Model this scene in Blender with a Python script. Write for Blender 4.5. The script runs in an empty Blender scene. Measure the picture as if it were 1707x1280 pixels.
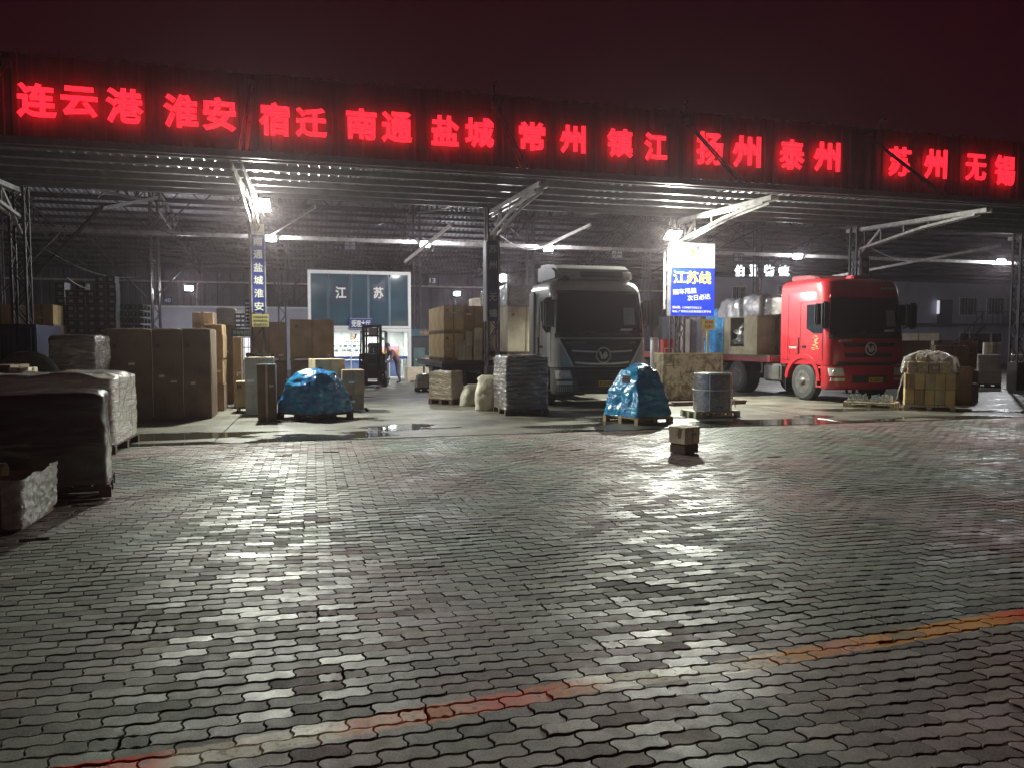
import bpy, bmesh, math, random
import numpy as np
from mathutils import Vector, Matrix, noise, Euler
random.seed(7)
S = bpy.context.scene
COL = S.collection
R = math.radians
# ------------------------------------------------------------------ camera
PSI, PITCH, CAMH, FPX = R(15.0), R(-3.16), 1.6, 1230.0
cam_d = bpy.data.cameras.new('camera'); cam = bpy.data.objects.new('camera', cam_d); COL.objects.link(cam)
S.camera = cam
cam.location = (0, 0, CAMH)
cam.rotation_euler = (R(90)+PITCH, 0, -PSI)
cam_d.sensor_width = 36.0; cam_d.lens = FPX/1707*36
cam_d.clip_start = .05; cam_d.clip_end = 1000
# ------------------------------------------------------------------ world: night sky with a dim red city glow
W = bpy.data.worlds.new('World'); S.world = W; W.use_nodes = True
def build_world():
    nt = W.node_tree; N = nt.nodes; L = nt.links
    bg = N['Background']
    tc = N.new('ShaderNodeTexCoord'); sep = N.new('ShaderNodeSeparateXYZ'); L.new(tc.outputs['Generated'], sep.inputs[0])
    ramp = N.new('ShaderNodeValToRGB'); L.new(sep.outputs['Z'], ramp.inputs[0])
    e = ramp.color_ramp.elements
    e[0].position = 0.0; e[0].color = (.021, .0030, .0062, 1)
    e[1].position = .75; e[1].color = (.0095, .0014, .0030, 1)
    m = ramp.color_ramp.elements.new(.28); m.color = (.019, .0018, .0046, 1)
    nz = N.new('ShaderNodeTexNoise'); nz.inputs['Scale'].default_value = 1.6; nz.inputs['Detail'].default_value = 7; nz.inputs['Distortion'].default_value = .6
    L.new(tc.outputs['Generated'], nz.inputs['Vector'])
    mr = N.new('ShaderNodeMapRange'); mr.inputs[1].default_value = .3; mr.inputs[2].default_value = .7; mr.inputs[3].default_value = .7; mr.inputs[4].default_value = 1.35
    L.new(nz.outputs[0], mr.inputs[0])
    mul = N.new('ShaderNodeVectorMath'); mul.operation = 'SCALE'
    L.new(ramp.outputs[0], mul.inputs[0]); L.new(mr.outputs[0], mul.inputs['Scale'])
    L.new(mul.outputs[0], bg.inputs[0]); bg.inputs[1].default_value = .76
build_world()
S.view_settings.view_transform = 'Standard'; S.view_settings.look = 'None'
S.view_settings.exposure = 0.0; S.view_settings.gamma = 1.0
S.cycles.use_denoising = True
S.cycles.max_bounces = 6; S.cycles.diffuse_bounces = 4; S.cycles.glossy_bounces = 3
S.cycles.transmission_bounces = 4; S.cycles.transparent_max_bounces = 8; S.cycles.volume_bounces = 0
S.cycles.sample_clamp_indirect = 4.0; S.cycles.caustics_reflective = False; S.cycles.caustics_refractive = False
# ------------------------------------------------------------------ pixel -> place helpers (photo pixels 1707x1280)
def ray(px, py):
    x = (px-853.5)/FPX; y = -(py-640)/FPX
    f = Vector((math.sin(PSI)*math.cos(PITCH), math.cos(PSI)*math.cos(PITCH), math.sin(PITCH)))
    r = Vector((math.cos(PSI), -math.sin(PSI), 0)); u = r.cross(f)
    return f + r*x + u*y
def G(px, py, z=0.0):
    d = ray(px, py); t = (z-CAMH)/d.z; return Vector((d.x*t, d.y*t, z))
def AY(px, py, Y):
    d = ray(px, py); t = Y/d.y; return Vector((d.x*t, Y, CAMH+d.z*t))
def AX(px, py, X):
    d = ray(px, py); t = X/d.x; return Vector((X, d.y*t, CAMH+d.z*t))
# ------------------------------------------------------------------ object helpers
def tag(o, label=None, cat=None, group=None, kind=None):
    if label: o['label'] = label
    if cat: o['category'] = cat
    if group: o['group'] = group
    if kind: o['kind'] = kind
    return o
def thing(name, label, cat, loc=(0, 0, 0), rz=0.0, group=None):
    o = bpy.data.objects.new(name, None); COL.objects.link(o)
    o.location = loc; o.rotation_euler = (0, 0, rz); o.empty_display_size = .1
    return tag(o, label, cat, group)
def link_mesh(name, me, parent=None, mat=None, smooth=False):
    o = bpy.data.objects.new(name, me); COL.objects.link(o)
    if parent is not None: o.parent = parent
    if mat is not None:
        for m in (mat if isinstance(mat, (list, tuple)) else [mat]): me.materials.append(m)
    if smooth:
        me.polygons.foreach_set('use_smooth', [True]*len(me.polygons))
    return o
class MB:
    def __init__(s): s.v = []; s.f = []; s.m = []; s.mi = 0
    def add(s, vs, fs):
        b = len(s.v); s.v += [tuple(v) for v in vs]; s.f += [tuple(i+b for i in f) for f in fs]; s.m += [s.mi]*len(fs); return s
    def box(s, c, size, rz=0.0, rot=None):
        hx, hy, hz = size[0]/2, size[1]/2, size[2]/2
        M = rot if rot is not None else Matrix.Rotation(rz, 3, 'Z')
        c = Vector(c)
        vs = [c + M @ Vector((x*hx, y*hy, z*hz)) for x, y, z in
              ((-1,-1,-1),(1,-1,-1),(1,1,-1),(-1,1,-1),(-1,-1,1),(1,-1,1),(1,1,1),(-1,1,1))]
        return s.add(vs, [(0,3,2,1),(4,5,6,7),(0,1,5,4),(1,2,6,5),(2,3,7,6),(3,0,4,7)])
    def b2(s, lo, hi):
        lo = Vector(lo); hi = Vector(hi); return s.box((lo+hi)/2, hi-lo)
    def bar(s, p0, p1, w, h=None, up=(0, 0, 1)):
        h = h or w; p0 = Vector(p0); p1 = Vector(p1); d = p1-p0; L = d.length
        if L < 1e-6: return s
        z = d/L; up = Vector(up)
        if abs(z.dot(up)) > .98: up = Vector((1, 0, 0))
        x = z.cross(up).normalized(); y = x.cross(z)
        M = Matrix((x, y, z)).transposed()
        return s.box((p0+p1)/2, (w, h, L), rot=M)
    def tube(s, pts, r, n=8, caps=True, closed=False):
        pts = [Vector(p) for p in pts]; rings = []; rr = r if isinstance(r, (list, tuple)) else [r]*len(pts)
        prev = None; vs = []; fs = []
        for i, p in enumerate(pts):
            a = pts[i-1] if (i > 0 or closed) else p; b = pts[(i+1) % len(pts)] if (i < len(pts)-1 or closed) else p
            t = (b-a).normalized()
            if prev is None:
                u = Vector((0, 0, 1)) if abs(t.z) < .9 else Vector((1, 0, 0)); x = t.cross(u).normalized()
            else:
                x = (prev - t*prev.dot(t)).normalized()
            prev = x; y = t.cross(x)
            for k in range(n):
                an = 2*math.pi*k/n; vs.append(p + (x*math.cos(an)+y*math.sin(an))*rr[i])
        m = len(pts)
        for i in range(m if closed else m-1):
            j = (i+1) % m
            for k in range(n):
                fs.append((i*n+k, i*n+(k+1) % n, j*n+(k+1) % n, j*n+k))
        if caps and not closed:
            fs.append(tuple(range(n-1, -1, -1))); fs.append(tuple((m-1)*n+k for k in range(n)))
        return s.add(vs, fs)
    def lathe(s, prof, n=24, c=(0, 0, 0), axis='Z', caps=True):
        vs = []; fs = []; c = Vector(c)
        for r, h in prof:
            for k in range(n):
                a = 2*math.pi*k/n; p = (r*math.cos(a), r*math.sin(a), h)
                if axis == 'X': p = (p[2], p[0], p[1])
                if axis == 'Y': p = (p[0], p[2], p[1])
                vs.append(c+Vector(p))
        for i in range(len(prof)-1):
            for k in range(n):
                fs.append((i*n+k, i*n+(k+1) % n, (i+1)*n+(k+1) % n, (i+1)*n+k))
        if caps:
            fs.append(tuple(range(n-1, -1, -1))); fs.append(tuple((len(prof)-1)*n+k for k in range(n)))
        return s.add(vs, fs)
    def prism(s, pts, d):
        """pts: 3D polygon, extruded along vector d"""
        n = len(pts); d = Vector(d); vs = [Vector(p) for p in pts] + [Vector(p)+d for p in pts]
        fs = [tuple(range(n-1, -1, -1)), tuple(range(n, 2*n))] + [(i, (i+1) % n, n+(i+1) % n, n+i) for i in range(n)]
        return s.add(vs, fs)
    def mesh(s, name, bevel=0.0, seg=2):
        me = bpy.data.meshes.new(name); me.from_pydata(s.v, [], s.f)
        if any(s.m): me.polygons.foreach_set('material_index', s.m)
        bm = bmesh.new(); bm.from_mesh(me)
        bmesh.ops.recalc_face_normals(bm, faces=bm.faces)
        if bevel > 0:
            bmesh.ops.bevel(bm, geom=[e for e in bm.edges if len(e.link_faces) == 2 and e.calc_face_angle(0) > .6], offset=bevel, segments=seg, affect='EDGES', clamp_overlap=True)
        bm.to_mesh(me); bm.free(); me.update()
        return me
    def build(s, name, mat, parent=None, bevel=0.0, seg=2, smooth=False):
        return link_mesh(name, s.mesh(name, bevel, seg), parent, mat, smooth)
# ------------------------------------------------------------------ materials
MATS = {}
def _mat(name):
    m = bpy.data.materials.new(name); m.use_nodes = True; nt = m.node_tree
    return m, nt, nt.nodes, nt.links, nt.nodes['Principled BSDF']
def mat(name, col, rough=.6, metal=0.0, nz=.25, scale=3.0, bump=0.0, bscale=40.0, stretch=(1, 1, 1), spec=.5, coat=0.0, rvar=.15, dirt=None):
    """noise-mottled principled surface"""
    if name in MATS: return MATS[name]
    m, nt, N, L, P = _mat(name)
    tc = N.new('ShaderNodeTexCoord'); mp = N.new('ShaderNodeMapping'); mp.inputs['Scale'].default_value = stretch
    L.new(tc.outputs['Object'], mp.inputs[0])
    n1 = N.new('ShaderNodeTexNoise'); n1.inputs['Scale'].default_value = scale; n1.inputs['Detail'].default_value = 6; n1.inputs['Roughness'].default_value = .65
    L.new(mp.outputs[0], n1.inputs['Vector'])
    ramp = N.new('ShaderNodeValToRGB'); e = ramp.color_ramp.elements
    lo = tuple(c*(1-nz) for c in col[:3]); hi = tuple(min(1, c*(1+nz)) for c in col[:3])
    if dirt: lo = dirt
    e[0].position = .3; e[0].color = (*lo, 1); e[1].position = .68; e[1].color = (*hi, 1)
    L.new(n1.outputs[0], ramp.inputs[0]); L.new(ramp.outputs[0], P.inputs['Base Color'])
    mr = N.new('ShaderNodeMapRange'); mr.inputs[3].default_value = max(.03, rough-rvar); mr.inputs[4].default_value = min(1, rough+rvar)
    L.new(n1.outputs[0], mr.inputs[0]); L.new(mr.outputs[0], P.inputs['Roughness'])
    P.inputs['Metallic'].default_value = metal; P.inputs['Specular IOR Level'].default_value = spec
    P.inputs['Coat Weight'].default_value = coat; P.inputs['Coat Roughness'].default_value = .12
    if bump > 0:
        n2 = N.new('ShaderNodeTexNoise'); n2.inputs['Scale'].default_value = bscale; n2.inputs['Detail'].default_value = 5
        L.new(mp.outputs[0], n2.inputs['Vector'])
        bp = N.new('ShaderNodeBump'); bp.inputs['Strength'].default_value = bump; bp.inputs['Distance'].default_value = .02
        L.new(n2.outputs[0], bp.inputs['Height']); L.new(bp.outputs[0], P.inputs['Normal'])
    MATS[name] = m; return m
def emis(name, col, st, base=None):
    if name in MATS: return MATS[name]
    m, nt, N, L, P = _mat(name)
    P.inputs['Base Color'].default_value = (*(base or col), 1); P.inputs['Roughness'].default_value = .4
    P.inputs['Emission Color'].default_value = (*col, 1); P.inputs['Emission Strength'].default_value = st
    MATS[name] = m; return m
def film(name, col, white=(.75, .75, .78), amount=.5, rough=.18, sx=(1, 1, 5), scale=5.0, bump=.8, rot=(0, 0, 0), thr=(.35, .75)):
    """stretch film over a load: wrinkled glossy coat, pale streaks for milky layers and painted glints"""
    if name in MATS: return MATS[name]
    m, nt, N, L, P = _mat(name)
    tc = N.new('ShaderNodeTexCoord'); mp = N.new('ShaderNodeMapping'); mp.inputs['Scale'].default_value = sx; mp.inputs['Rotation'].default_value = [R(a) for a in rot]
    L.new(tc.outputs['Object'], mp.inputs[0])
    n1 = N.new('ShaderNodeTexNoise'); n1.inputs['Scale'].default_value = scale; n1.inputs['Detail'].default_value = 8; n1.inputs['Roughness'].default_value = .62; n1.inputs['Distortion'].default_value = .8
    L.new(mp.outputs[0], n1.inputs['Vector'])
    n3 = N.new('ShaderNodeTexNoise'); n3.inputs['Scale'].default_value = 1.6; n3.inputs['Detail'].default_value = 5
    L.new(tc.outputs['Object'], n3.inputs['Vector'])
    vor = N.new('ShaderNodeTexVoronoi'); vor.feature = 'DISTANCE_TO_EDGE'; vor.inputs['Scale'].default_value = scale*1.4
    L.new(mp.outputs[0], vor.inputs['Vector'])
    ad = N.new('ShaderNodeMath'); ad.operation = 'MULTIPLY_ADD'; ad.inputs[1].default_value = .35
    L.new(vor.outputs['Distance'], ad.inputs[0]); L.new(n1.outputs[0], ad.inputs[2])
    mr = N.new('ShaderNodeMapRange'); mr.inputs[1].default_value = thr[0]; mr.inputs[2].default_value = thr[1]; mr.inputs[3].default_value = amount*.2; mr.inputs[4].default_value = amount
    L.new(n1.outputs[0], mr.inputs[0])
    mul = N.new('ShaderNodeMath'); mul.operation = 'MULTIPLY'; L.new(mr.outputs[0], mul.inputs[0])
    mr2 = N.new('ShaderNodeMapRange'); mr2.inputs[1].default_value = .35; mr2.inputs[2].default_value = .65; mr2.inputs[3].default_value = .5; mr2.inputs[4].default_value = 1.2
    L.new(n3.outputs[0], mr2.inputs[0]); L.new(mr2.outputs[0], mul.inputs[1])
    mx = N.new('ShaderNodeMix'); mx.data_type = 'RGBA'; mx.inputs[6].default_value = (*col, 1); mx.inputs[7].default_value = (*white, 1)
    L.new(mul.outputs[0], mx.inputs[0]); L.new(mx.outputs[2], P.inputs['Base Color'])
    P.inputs['Roughness'].default_value = rough; P.inputs['Specular IOR Level'].default_value = .7
    P.inputs['Coat Weight'].default_value = .8; P.inputs['Coat Roughness'].default_value = .08
    bp = N.new('ShaderNodeBump'); bp.inputs['Strength'].default_value = bump; bp.inputs['Distance'].default_value = .05
    L.new(ad.outputs[0], bp.inputs['Height']); L.new(bp.outputs[0], P.inputs['Normal'])
    MATS[name] = m; return m
def cardboard(name, col, band=None):
    if name in MATS: return MATS[name]
    m, nt, N, L, P = _mat(name)
    tc = N.new('ShaderNodeTexCoord')
    n1 = N.new('ShaderNodeTexNoise'); n1.inputs['Scale'].default_value = 2.5; n1.inputs['Detail'].default_value = 5; L.new(tc.outputs['Object'], n1.inputs['Vector'])
    mp = N.new('ShaderNodeMapping'); mp.inputs['Scale'].default_value = (60, 60, .8); L.new(tc.outputs['Object'], mp.inputs[0])
    n2 = N.new('ShaderNodeTexNoise'); n2.inputs['Scale'].default_value = 2; n2.inputs['Detail'].default_value = 3; L.new(mp.outputs[0], n2.inputs['Vector'])
    ad = N.new('ShaderNodeMath'); ad.operation = 'MULTIPLY_ADD'; ad.inputs[1].default_value = .35; L.new(n2.outputs[0], ad.inputs[0]); L.new(n1.outputs[0], ad.inputs[2])
    ramp = N.new('ShaderNodeValToRGB'); e = ramp.color_ramp.elements
    e[0].position = .45; e[0].color = (*[c*.72 for c in col], 1); e[1].position = .85; e[1].color = (*[min(1, c*1.18) for c in col], 1)
    L.new(ad.outputs[0], ramp.inputs[0]); L.new(ramp.outputs[0], P.inputs['Base Color'])
    P.inputs['Roughness'].default_value = .78; P.inputs['Specular IOR Level'].default_value = .25
    bp = N.new('ShaderNodeBump'); bp.inputs['Strength'].default_value = .25; bp.inputs['Distance'].default_value = .01
    L.new(ad.outputs[0], bp.inputs['Height']); L.new(bp.outputs[0], P.inputs['Normal'])
    MATS[name] = m; return m
M_STEEL = mat('dark_painted_steel', (.055, .035, .04), .5, 0, .35, 4, .15, 30)
M_STEELR = mat('rust_red_steel', (.10, .045, .04), .6, 0, .35, 4, .15, 30)
M_WSTEEL = mat('pale_painted_steel', (.50, .48, .46), .45, 0, .2, 5, .1, 30, dirt=(.25, .22, .2))
M_GALV = mat('galvanised_sheet', (.17, .16, .175), .42, .35, .3, 1.2, .1, 12, dirt=(.13, .115, .12))
M_ROOF = mat('roof_sheet', (.25, .24, .26), .5, .1, .3, 1.0, .1, 10, dirt=(.12, .11, .12))
M_BOARD = mat('sign_backing_sheet', (.27, .055, .09), .5, 0, .3, .8, .1, 12)
M_WALL = mat('lavender_prefab_wall', (.46, .45, .54), .6, 0, .15, .8, .1, 20)
M_WALLD = mat('dark_back_wall', (.085, .08, .105), .7, 0, .25, .6, .1, 20)
M_WHITE = mat('white_paint', (.72, .72, .70), .4, 0, .08, 4, .05, 20)
M_BLACK = mat('black_plastic', (.014, .014, .016), .45, 0, .3, 6, .1, 60)
M_RUBBER = mat('tyre_rubber', (.05, .05, .048), .8, 0, .3, 8, .3, 60)
M_GLASSD = mat('dark_glass', (.012, .014, .018), .06, 0, .1, 2, 0, 1, spec=.8, rvar=.02)
M_CHROME = mat('chrome_trim', (.62, .61, .60), .42, .3, .1, 4, rvar=.05)
M_WOOD = mat('pallet_wood', (.42, .33, .19), .75, 0, .35, 3, .3, 30, stretch=(1, 6, 6))
M_WOODP = mat('pale_crate_wood', (.62, .54, .38), .7, 0, .2, 3, .2, 30, stretch=(1, 5, 5))
M_WOODD = mat('dark_pallet_wood', (.14, .09, .07), .8, 0, .3, 3, .3, 30, stretch=(1, 6, 6))
M_CARD = cardboard('brown_cardboard', (.42, .29, .18))
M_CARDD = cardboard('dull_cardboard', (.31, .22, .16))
M_CARDY = cardboard('straw_cardboard', (.66, .50, .25))
M_CARDW = cardboard('cream_cardboard', (.74, .67, .52))
M_CARDG = cardboard('grey_cardboard', (.50, .44, .30))
M_CARDB = cardboard('dark_brown_cardboard', (.25, .175, .13))
M_TAPE = mat('clear_brown_tape', (.42, .33, .2), .25, 0, .1, 5)
M_LABEL = mat('paper_label', (.75, .72, .68), .6, 0, .1, 10)
M_STRAP = mat('yellow_strapping', (.62, .52, .2), .4, 0, .1, 5)
M_BLUE = mat('blue_sign_paint', (.025, .04, .22), .4, 0, .15, 5)
M_BLUED = mat('dim_blue_sign_paint', (.018, .022, .06), .4, 0, .15, 5)
M_TEXTW = mat('white_lettering', (.72, .74, .66), .5, 0, .06, 5)
M_TEXTG = mat('grey_lettering', (.32, .32, .34), .5, 0, .06, 5)
M_ORANGE = mat('orange_print', (.75, .25, .05), .5, 0, .06, 5)
M_YELLOW = mat('yellow_print', (.70, .60, .06), .5, 0, .06, 5)
M_DKTEXT = mat('dark_print', (.05, .045, .06), .5, 0, .06, 5)
M_CREAM = mat('cream_board', (.50, .47, .32), .5, 0, .1, 5)
M_FILMW = film('white_stretch_film', (.55, .52, .46), (.92, .91, .88), amount=.9, sx=(1, .7, 5), bump=1.0, rot=(28, 12, 0), scale=3.2)
M_FILMC = film('clear_film_on_cartons', (.34, .25, .15), amount=.38, sx=(1, 1, 3), rough=.22)
M_FILMD = film('clear_film_on_dark_layers', (.085, .062, .062), (.8, .78, .78), amount=.85, sx=(1, 1, 5), scale=3.0, thr=(.52, .70), bump=1.0, rough=.14)  # sparse pale streaks put the film's glints into the colour
M_FILMB = film('blue_stretch_film', (.0, .13, .55), (.03, .52, .95), amount=.9, thr=(.36, .60), sx=(1.5, 1, 2.4), rough=.2, scale=2.6, bump=.7)  # turquoise mix paints the lit highlight into the blue
M_FILMB2 = film('bright_blue_stretch_film', (.0, .16, .55), (.03, .54, .92), amount=.9, thr=(.36, .60), sx=(1, 1, 3), rough=.2, scale=2.2, bump=.6)  # same painted turquoise highlight for the tall load
M_FILMDK = film('black_stretch_film', (.07, .050, .052), (.25, .22, .22), amount=.18, sx=(1, 1, 2), rough=.28, scale=3.0, bump=.6)
M_FILMP = film('purple_spotted_film', (.045, .022, .045), (.70, .64, .68), amount=.75, sx=(1, 1, 1.5), scale=14, bump=.6)
M_SACK = mat('woven_white_sack', (.66, .62, .50), .5, 0, .25, 6, .9, 9)
# ------------------------------------------------------------------ lettering (the built-in font, turned into meshes)
_TXT = {}
def glyphs(txt, bold):
    k = (txt, bold)
    if k not in _TXT:
        cu = bpy.data.curves.new('lettering', 'FONT'); cu.body = txt; cu.size = 1.0; cu.resolution_u = 3
        cu.extrude = .02; cu.bevel_depth = bold; cu.bevel_resolution = 0
        ob = bpy.data.objects.new('lettering', cu); COL.objects.link(ob)
        dg = bpy.context.evaluated_depsgraph_get(); ev = ob.evaluated_get(dg)
        me = bpy.data.meshes.new_from_object(ev); 
        co = np.empty(len(me.vertices)*3); me.vertices.foreach_get('co', co); co = co.reshape(-1, 3)
        fs = [tuple(p.vertices) for p in me.polygons]
        bpy.data.objects.remove(ob); bpy.data.meshes.remove(me)
        _TXT[k] = (co, fs)
    return _TXT[k]
def text(txt, name, m, parent, o, ux, uz, w, h, bold=.02, depth=.004, keep=False, label=None):
    """fit txt into the rectangle with lower-left corner o, axes ux (width w) and uz (height h); sticks out depth along ux x uz"""
    co, fs = glyphs(txt, bold); lo = co.min(0); hi = co.max(0)
    ux = np.array(ux, float); uz = np.array(uz, float); n = np.cross(ux, uz)
    sx = w/(hi[0]-lo[0]); sy = h/(hi[1]-lo[1])
    if keep: sx = sy = min(sx, sy)
    sz = depth/(hi[2]-lo[2])
    ww = (hi[0]-lo[0])*sx; hh = (hi[1]-lo[1])*sy
    a = (co[:, 0]-lo[0])*sx + (w-ww)/2; b = (co[:, 1]-lo[1])*sy + (h-hh)/2; c = (co[:, 2]-lo[2])*sz
    v = np.array(o, float)[None] + a[:, None]*ux + b[:, None]*uz + c[:, None]*n
    me = bpy.data.meshes.new(name); me.from_pydata(v.tolist(), [], fs); me.update(); me.shade_flat()
    ob = link_mesh(name, me, parent, m)
    if label: ob['label'] = label
    return ob
def logo(parent, o, ux, uz, s, mo=None, md=None):
    """orange folded mark with a dark hook beside it, as on the company signs"""
    ux = Vector(ux); uz = Vector(uz); n = ux.cross(uz); o = Vector(o)
    P = lambda a, b: o+ux*a*s+uz*b*s
    A = MB(); A.prism([P(.05,.1),P(.42,.1),P(.56,.5),P(.3,.5),P(.26,.4),P(.3,.38),P(.26,.26),P(.1,.26)], n*.004)
    A.prism([P(.16,.42),P(.3,.5),P(.56,.5),P(.5,.62),P(.34,.62),P(.42,.85),P(.28,.85)], n*.004)
    A.build('logo_mark', mo or M_ORANGE, parent)
    B = MB(); B.prism([P(.55,.78),P(.95,.9),P(.8,.35),P(.62,.12),P(.46,.1),P(.58,.3),P(.7,.7)], n*.004)
    B.build('logo_hook', md or M_DKTEXT, parent)
# ================================================================== GROUND
SLAB_Y = 12.58
def ground():
    me = bpy.data.meshes.new('ground'); s = 400
    me.from_pydata([(-s, -s, -.075), (s, -s, -.075), (s, s, -.075), (-s, s, -.075)], [], [(0, 1, 2, 3)])
    o = link_mesh('ground', me, None, mat('joint_dirt', (.012, .010, .010), .75, 0, .5, 6, .4, 50)); tag(o, kind='structure')
ground()
def paver_material():
    m, nt, N, L, P = _mat('wet_concrete_pavers')
    at = N.new('ShaderNodeAttribute'); at.attribute_name = 'rnd'
    tc = N.new('ShaderNodeTexCoord'); sp = N.new('ShaderNodeSeparateColor'); L.new(at.outputs['Color'], sp.inputs[0])
    def noise_(sc, det=5, vec=None, r=.6):
        n = N.new('ShaderNodeTexNoise'); n.inputs['Scale'].default_value = sc; n.inputs['Detail'].default_value = det; n.inputs['Roughness'].default_value = r
        L.new(vec or tc.outputs['Object'], n.inputs['Vector']); return n
    def math_(op, a, b=None, c=None):
        n = N.new('ShaderNodeMath'); n.operation = op
        for i, x in enumerate((a, b, c)):
            if x is None: continue
            if isinstance(x, (int, float)): n.inputs[i].default_value = x
            else: L.new(x, n.inputs[i])
        return n.outputs[0]
    def ramp_(x, a, b, lo=0, hi=1):
        n = N.new('ShaderNodeMapRange'); n.inputs[1].default_value = a; n.inputs[2].default_value = b; n.inputs[3].default_value = lo; n.inputs[4].default_value = hi
        L.new(x, n.inputs[0]); return n.outputs[0]
    def mix_(f, a, b):
        n = N.new('ShaderNodeMix'); n.data_type = 'RGBA'
        for i, x in ((0, f), (6, a), (7, b)):
            if isinstance(x, tuple): n.inputs[i].default_value = (*x, 1)
            elif isinstance(x, (int, float)): n.inputs[i].default_value = x
            else: L.new(x, n.inputs[i])
        return n.outputs[2]
    def mult_(a, c):
        n = N.new('ShaderNodeMix'); n.data_type = 'RGBA'; n.blend_type = 'MULTIPLY'; n.inputs[0].default_value = 1; L.new(a, n.inputs[6]); n.inputs[7].default_value = (*c, 1); return n.outputs[2]
    fine = noise_(120, 3, r=.8); mid = noise_(9, 6); big = noise_(.55, 4)
    base = mix_(sp.outputs[0], (.18, .18, .17), (.50, .50, .46))
    base = mix_(ramp_(mid.outputs[0], .35, .75, 0, .6), base, (.12, .10, .10))
    base = mix_(ramp_(big.outputs[0], .50, .66, 0, .45), base, (.24, .13, .13))     # a patch of reddish pavers
    base = mix_(ramp_(fine.outputs[0], .50, .66, 0, .5), base, (.46, .43, .40))
    base = mix_(ramp_(fine.outputs[0], .50, .34, 0, .5), base, (.06, .05, .05))
    hue = noise_(.33, 3)
    base = mix_(ramp_(hue.outputs[0], .42, .58, 0, 1), mult_(base, (.90, 1.03, .92)), mult_(base, (1.16, .90, .93)))
    stain = noise_(1.9, 7, r=.7)
    base = mix_(ramp_(stain.outputs[0], .60, .70, 0, .55), base, (.05, .045, .042))
    # worn painted line across the yard: red, yellow and white, lamp light put into the bright stretches
    a, b = G(140, 1281), G(1707, 1022)
    d = (b-a); d.z = 0; L0 = d.length; d /= L0; nrm = Vector((-d.y, d.x, 0))
    dist = N.new('ShaderNodeVectorMath'); dist.operation = 'DOT_PRODUCT'; L.new(tc.outputs['Object'], dist.inputs[0]); dist.inputs[1].default_value = tuple(nrm)
    w1 = noise_(5, 4); w2 = noise_(45, 4)
    q = math_('SUBTRACT', dist.outputs['Value'], a.dot(nrm))
    q = math_('ABSOLUTE', math_('ADD', q, math_('MULTIPLY', math_('SUBTRACT', w1.outputs[0], .5), .05)))
    inside = ramp_(q, .070, .080, 1, 0)
    worn = ramp_(w2.outputs[0], .34, .46, 0, 1)
    inside = math_('MULTIPLY', inside, ramp_(worn, 0, 1, .55, 1))
    chip = noise_(17, 6, r=.75)
    inside = math_('MULTIPLY', inside, ramp_(chip.outputs[0], .36, .44, .12, 1))
    inside = math_('MULTIPLY', inside, ramp_(sp.outputs[2], .05, .16, .35, 1))
    al = N.new('ShaderNodeVectorMath'); al.operation = 'DOT_PRODUCT'; L.new(tc.outputs['Object'], al.inputs[0]); al.inputs[1].default_value = tuple(d)
    t = math_('SUBTRACT', al.outputs['Value'], a.dot(d))
    cr = N.new('ShaderNodeValToRGB'); e = cr.color_ramp.elements
    RED, YEL, WHT, PINK = (.95, .11, .03), (.95, .42, .05), (.95, .90, .72), (.95, .42, .25)
    stops = []
    for px, c in ((140, RED), (250, RED), (300, WHT), (520, WHT), (600, PINK), (760, PINK), (830, RED), (960, PINK), (1020, WHT), (1230, WHT), (1330, YEL), (1400, PINK), (1470, YEL), (1640, YEL), (1700, RED)):
        py = 1281 + (px-140)*(1022-1281)/1567; g = G(px, py); stops.append(((g-a).dot(d), c))
    mx = 6.0
    e[0].position = 0; e[0].color = (*RED, 1); e[1].position = 1; e[1].color = (*RED, 1)
    for s_, c in stops[1:]:
        x = cr.color_ramp.elements.new(min(.999, max(.001, s_/mx))); x.color = (*c, 1)
    L.new(math_('DIVIDE', t, mx), cr.inputs[0])
    pc = mix_(math_('MULTIPLY', ramp_(noise_(11, 4).outputs[0], .48, .66), .35), cr.outputs[0], (.60, .36, .10))
    base = mix_(math_('MULTIPLY', inside, 1.0), base, pc)
    L.new(base, P.inputs['Base Color'])
    rg = math_('ADD', ramp_(mid.outputs[0], .3, .7, .47, .64), math_('MULTIPLY', math_('SUBTRACT', sp.outputs[1], .5), .38))
    rg = math_('ADD', rg, ramp_(big.outputs[0], .35, .65, -.06, .08))
    L.new(rg, P.inputs['Roughness']); P.inputs['Specular IOR Level'].default_value = .38
    hb = math_('ADD', math_('MULTIPLY', fine.outputs[0], .5), mid.outputs[0])
    bp = N.new('ShaderNodeBump'); bp.inputs['Strength'].default_value = .55; bp.inputs['Distance'].default_value = .006
    L.new(hb, bp.inputs['Height']); L.new(bp.outputs[0], P.inputs['Normal'])
    return m
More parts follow.
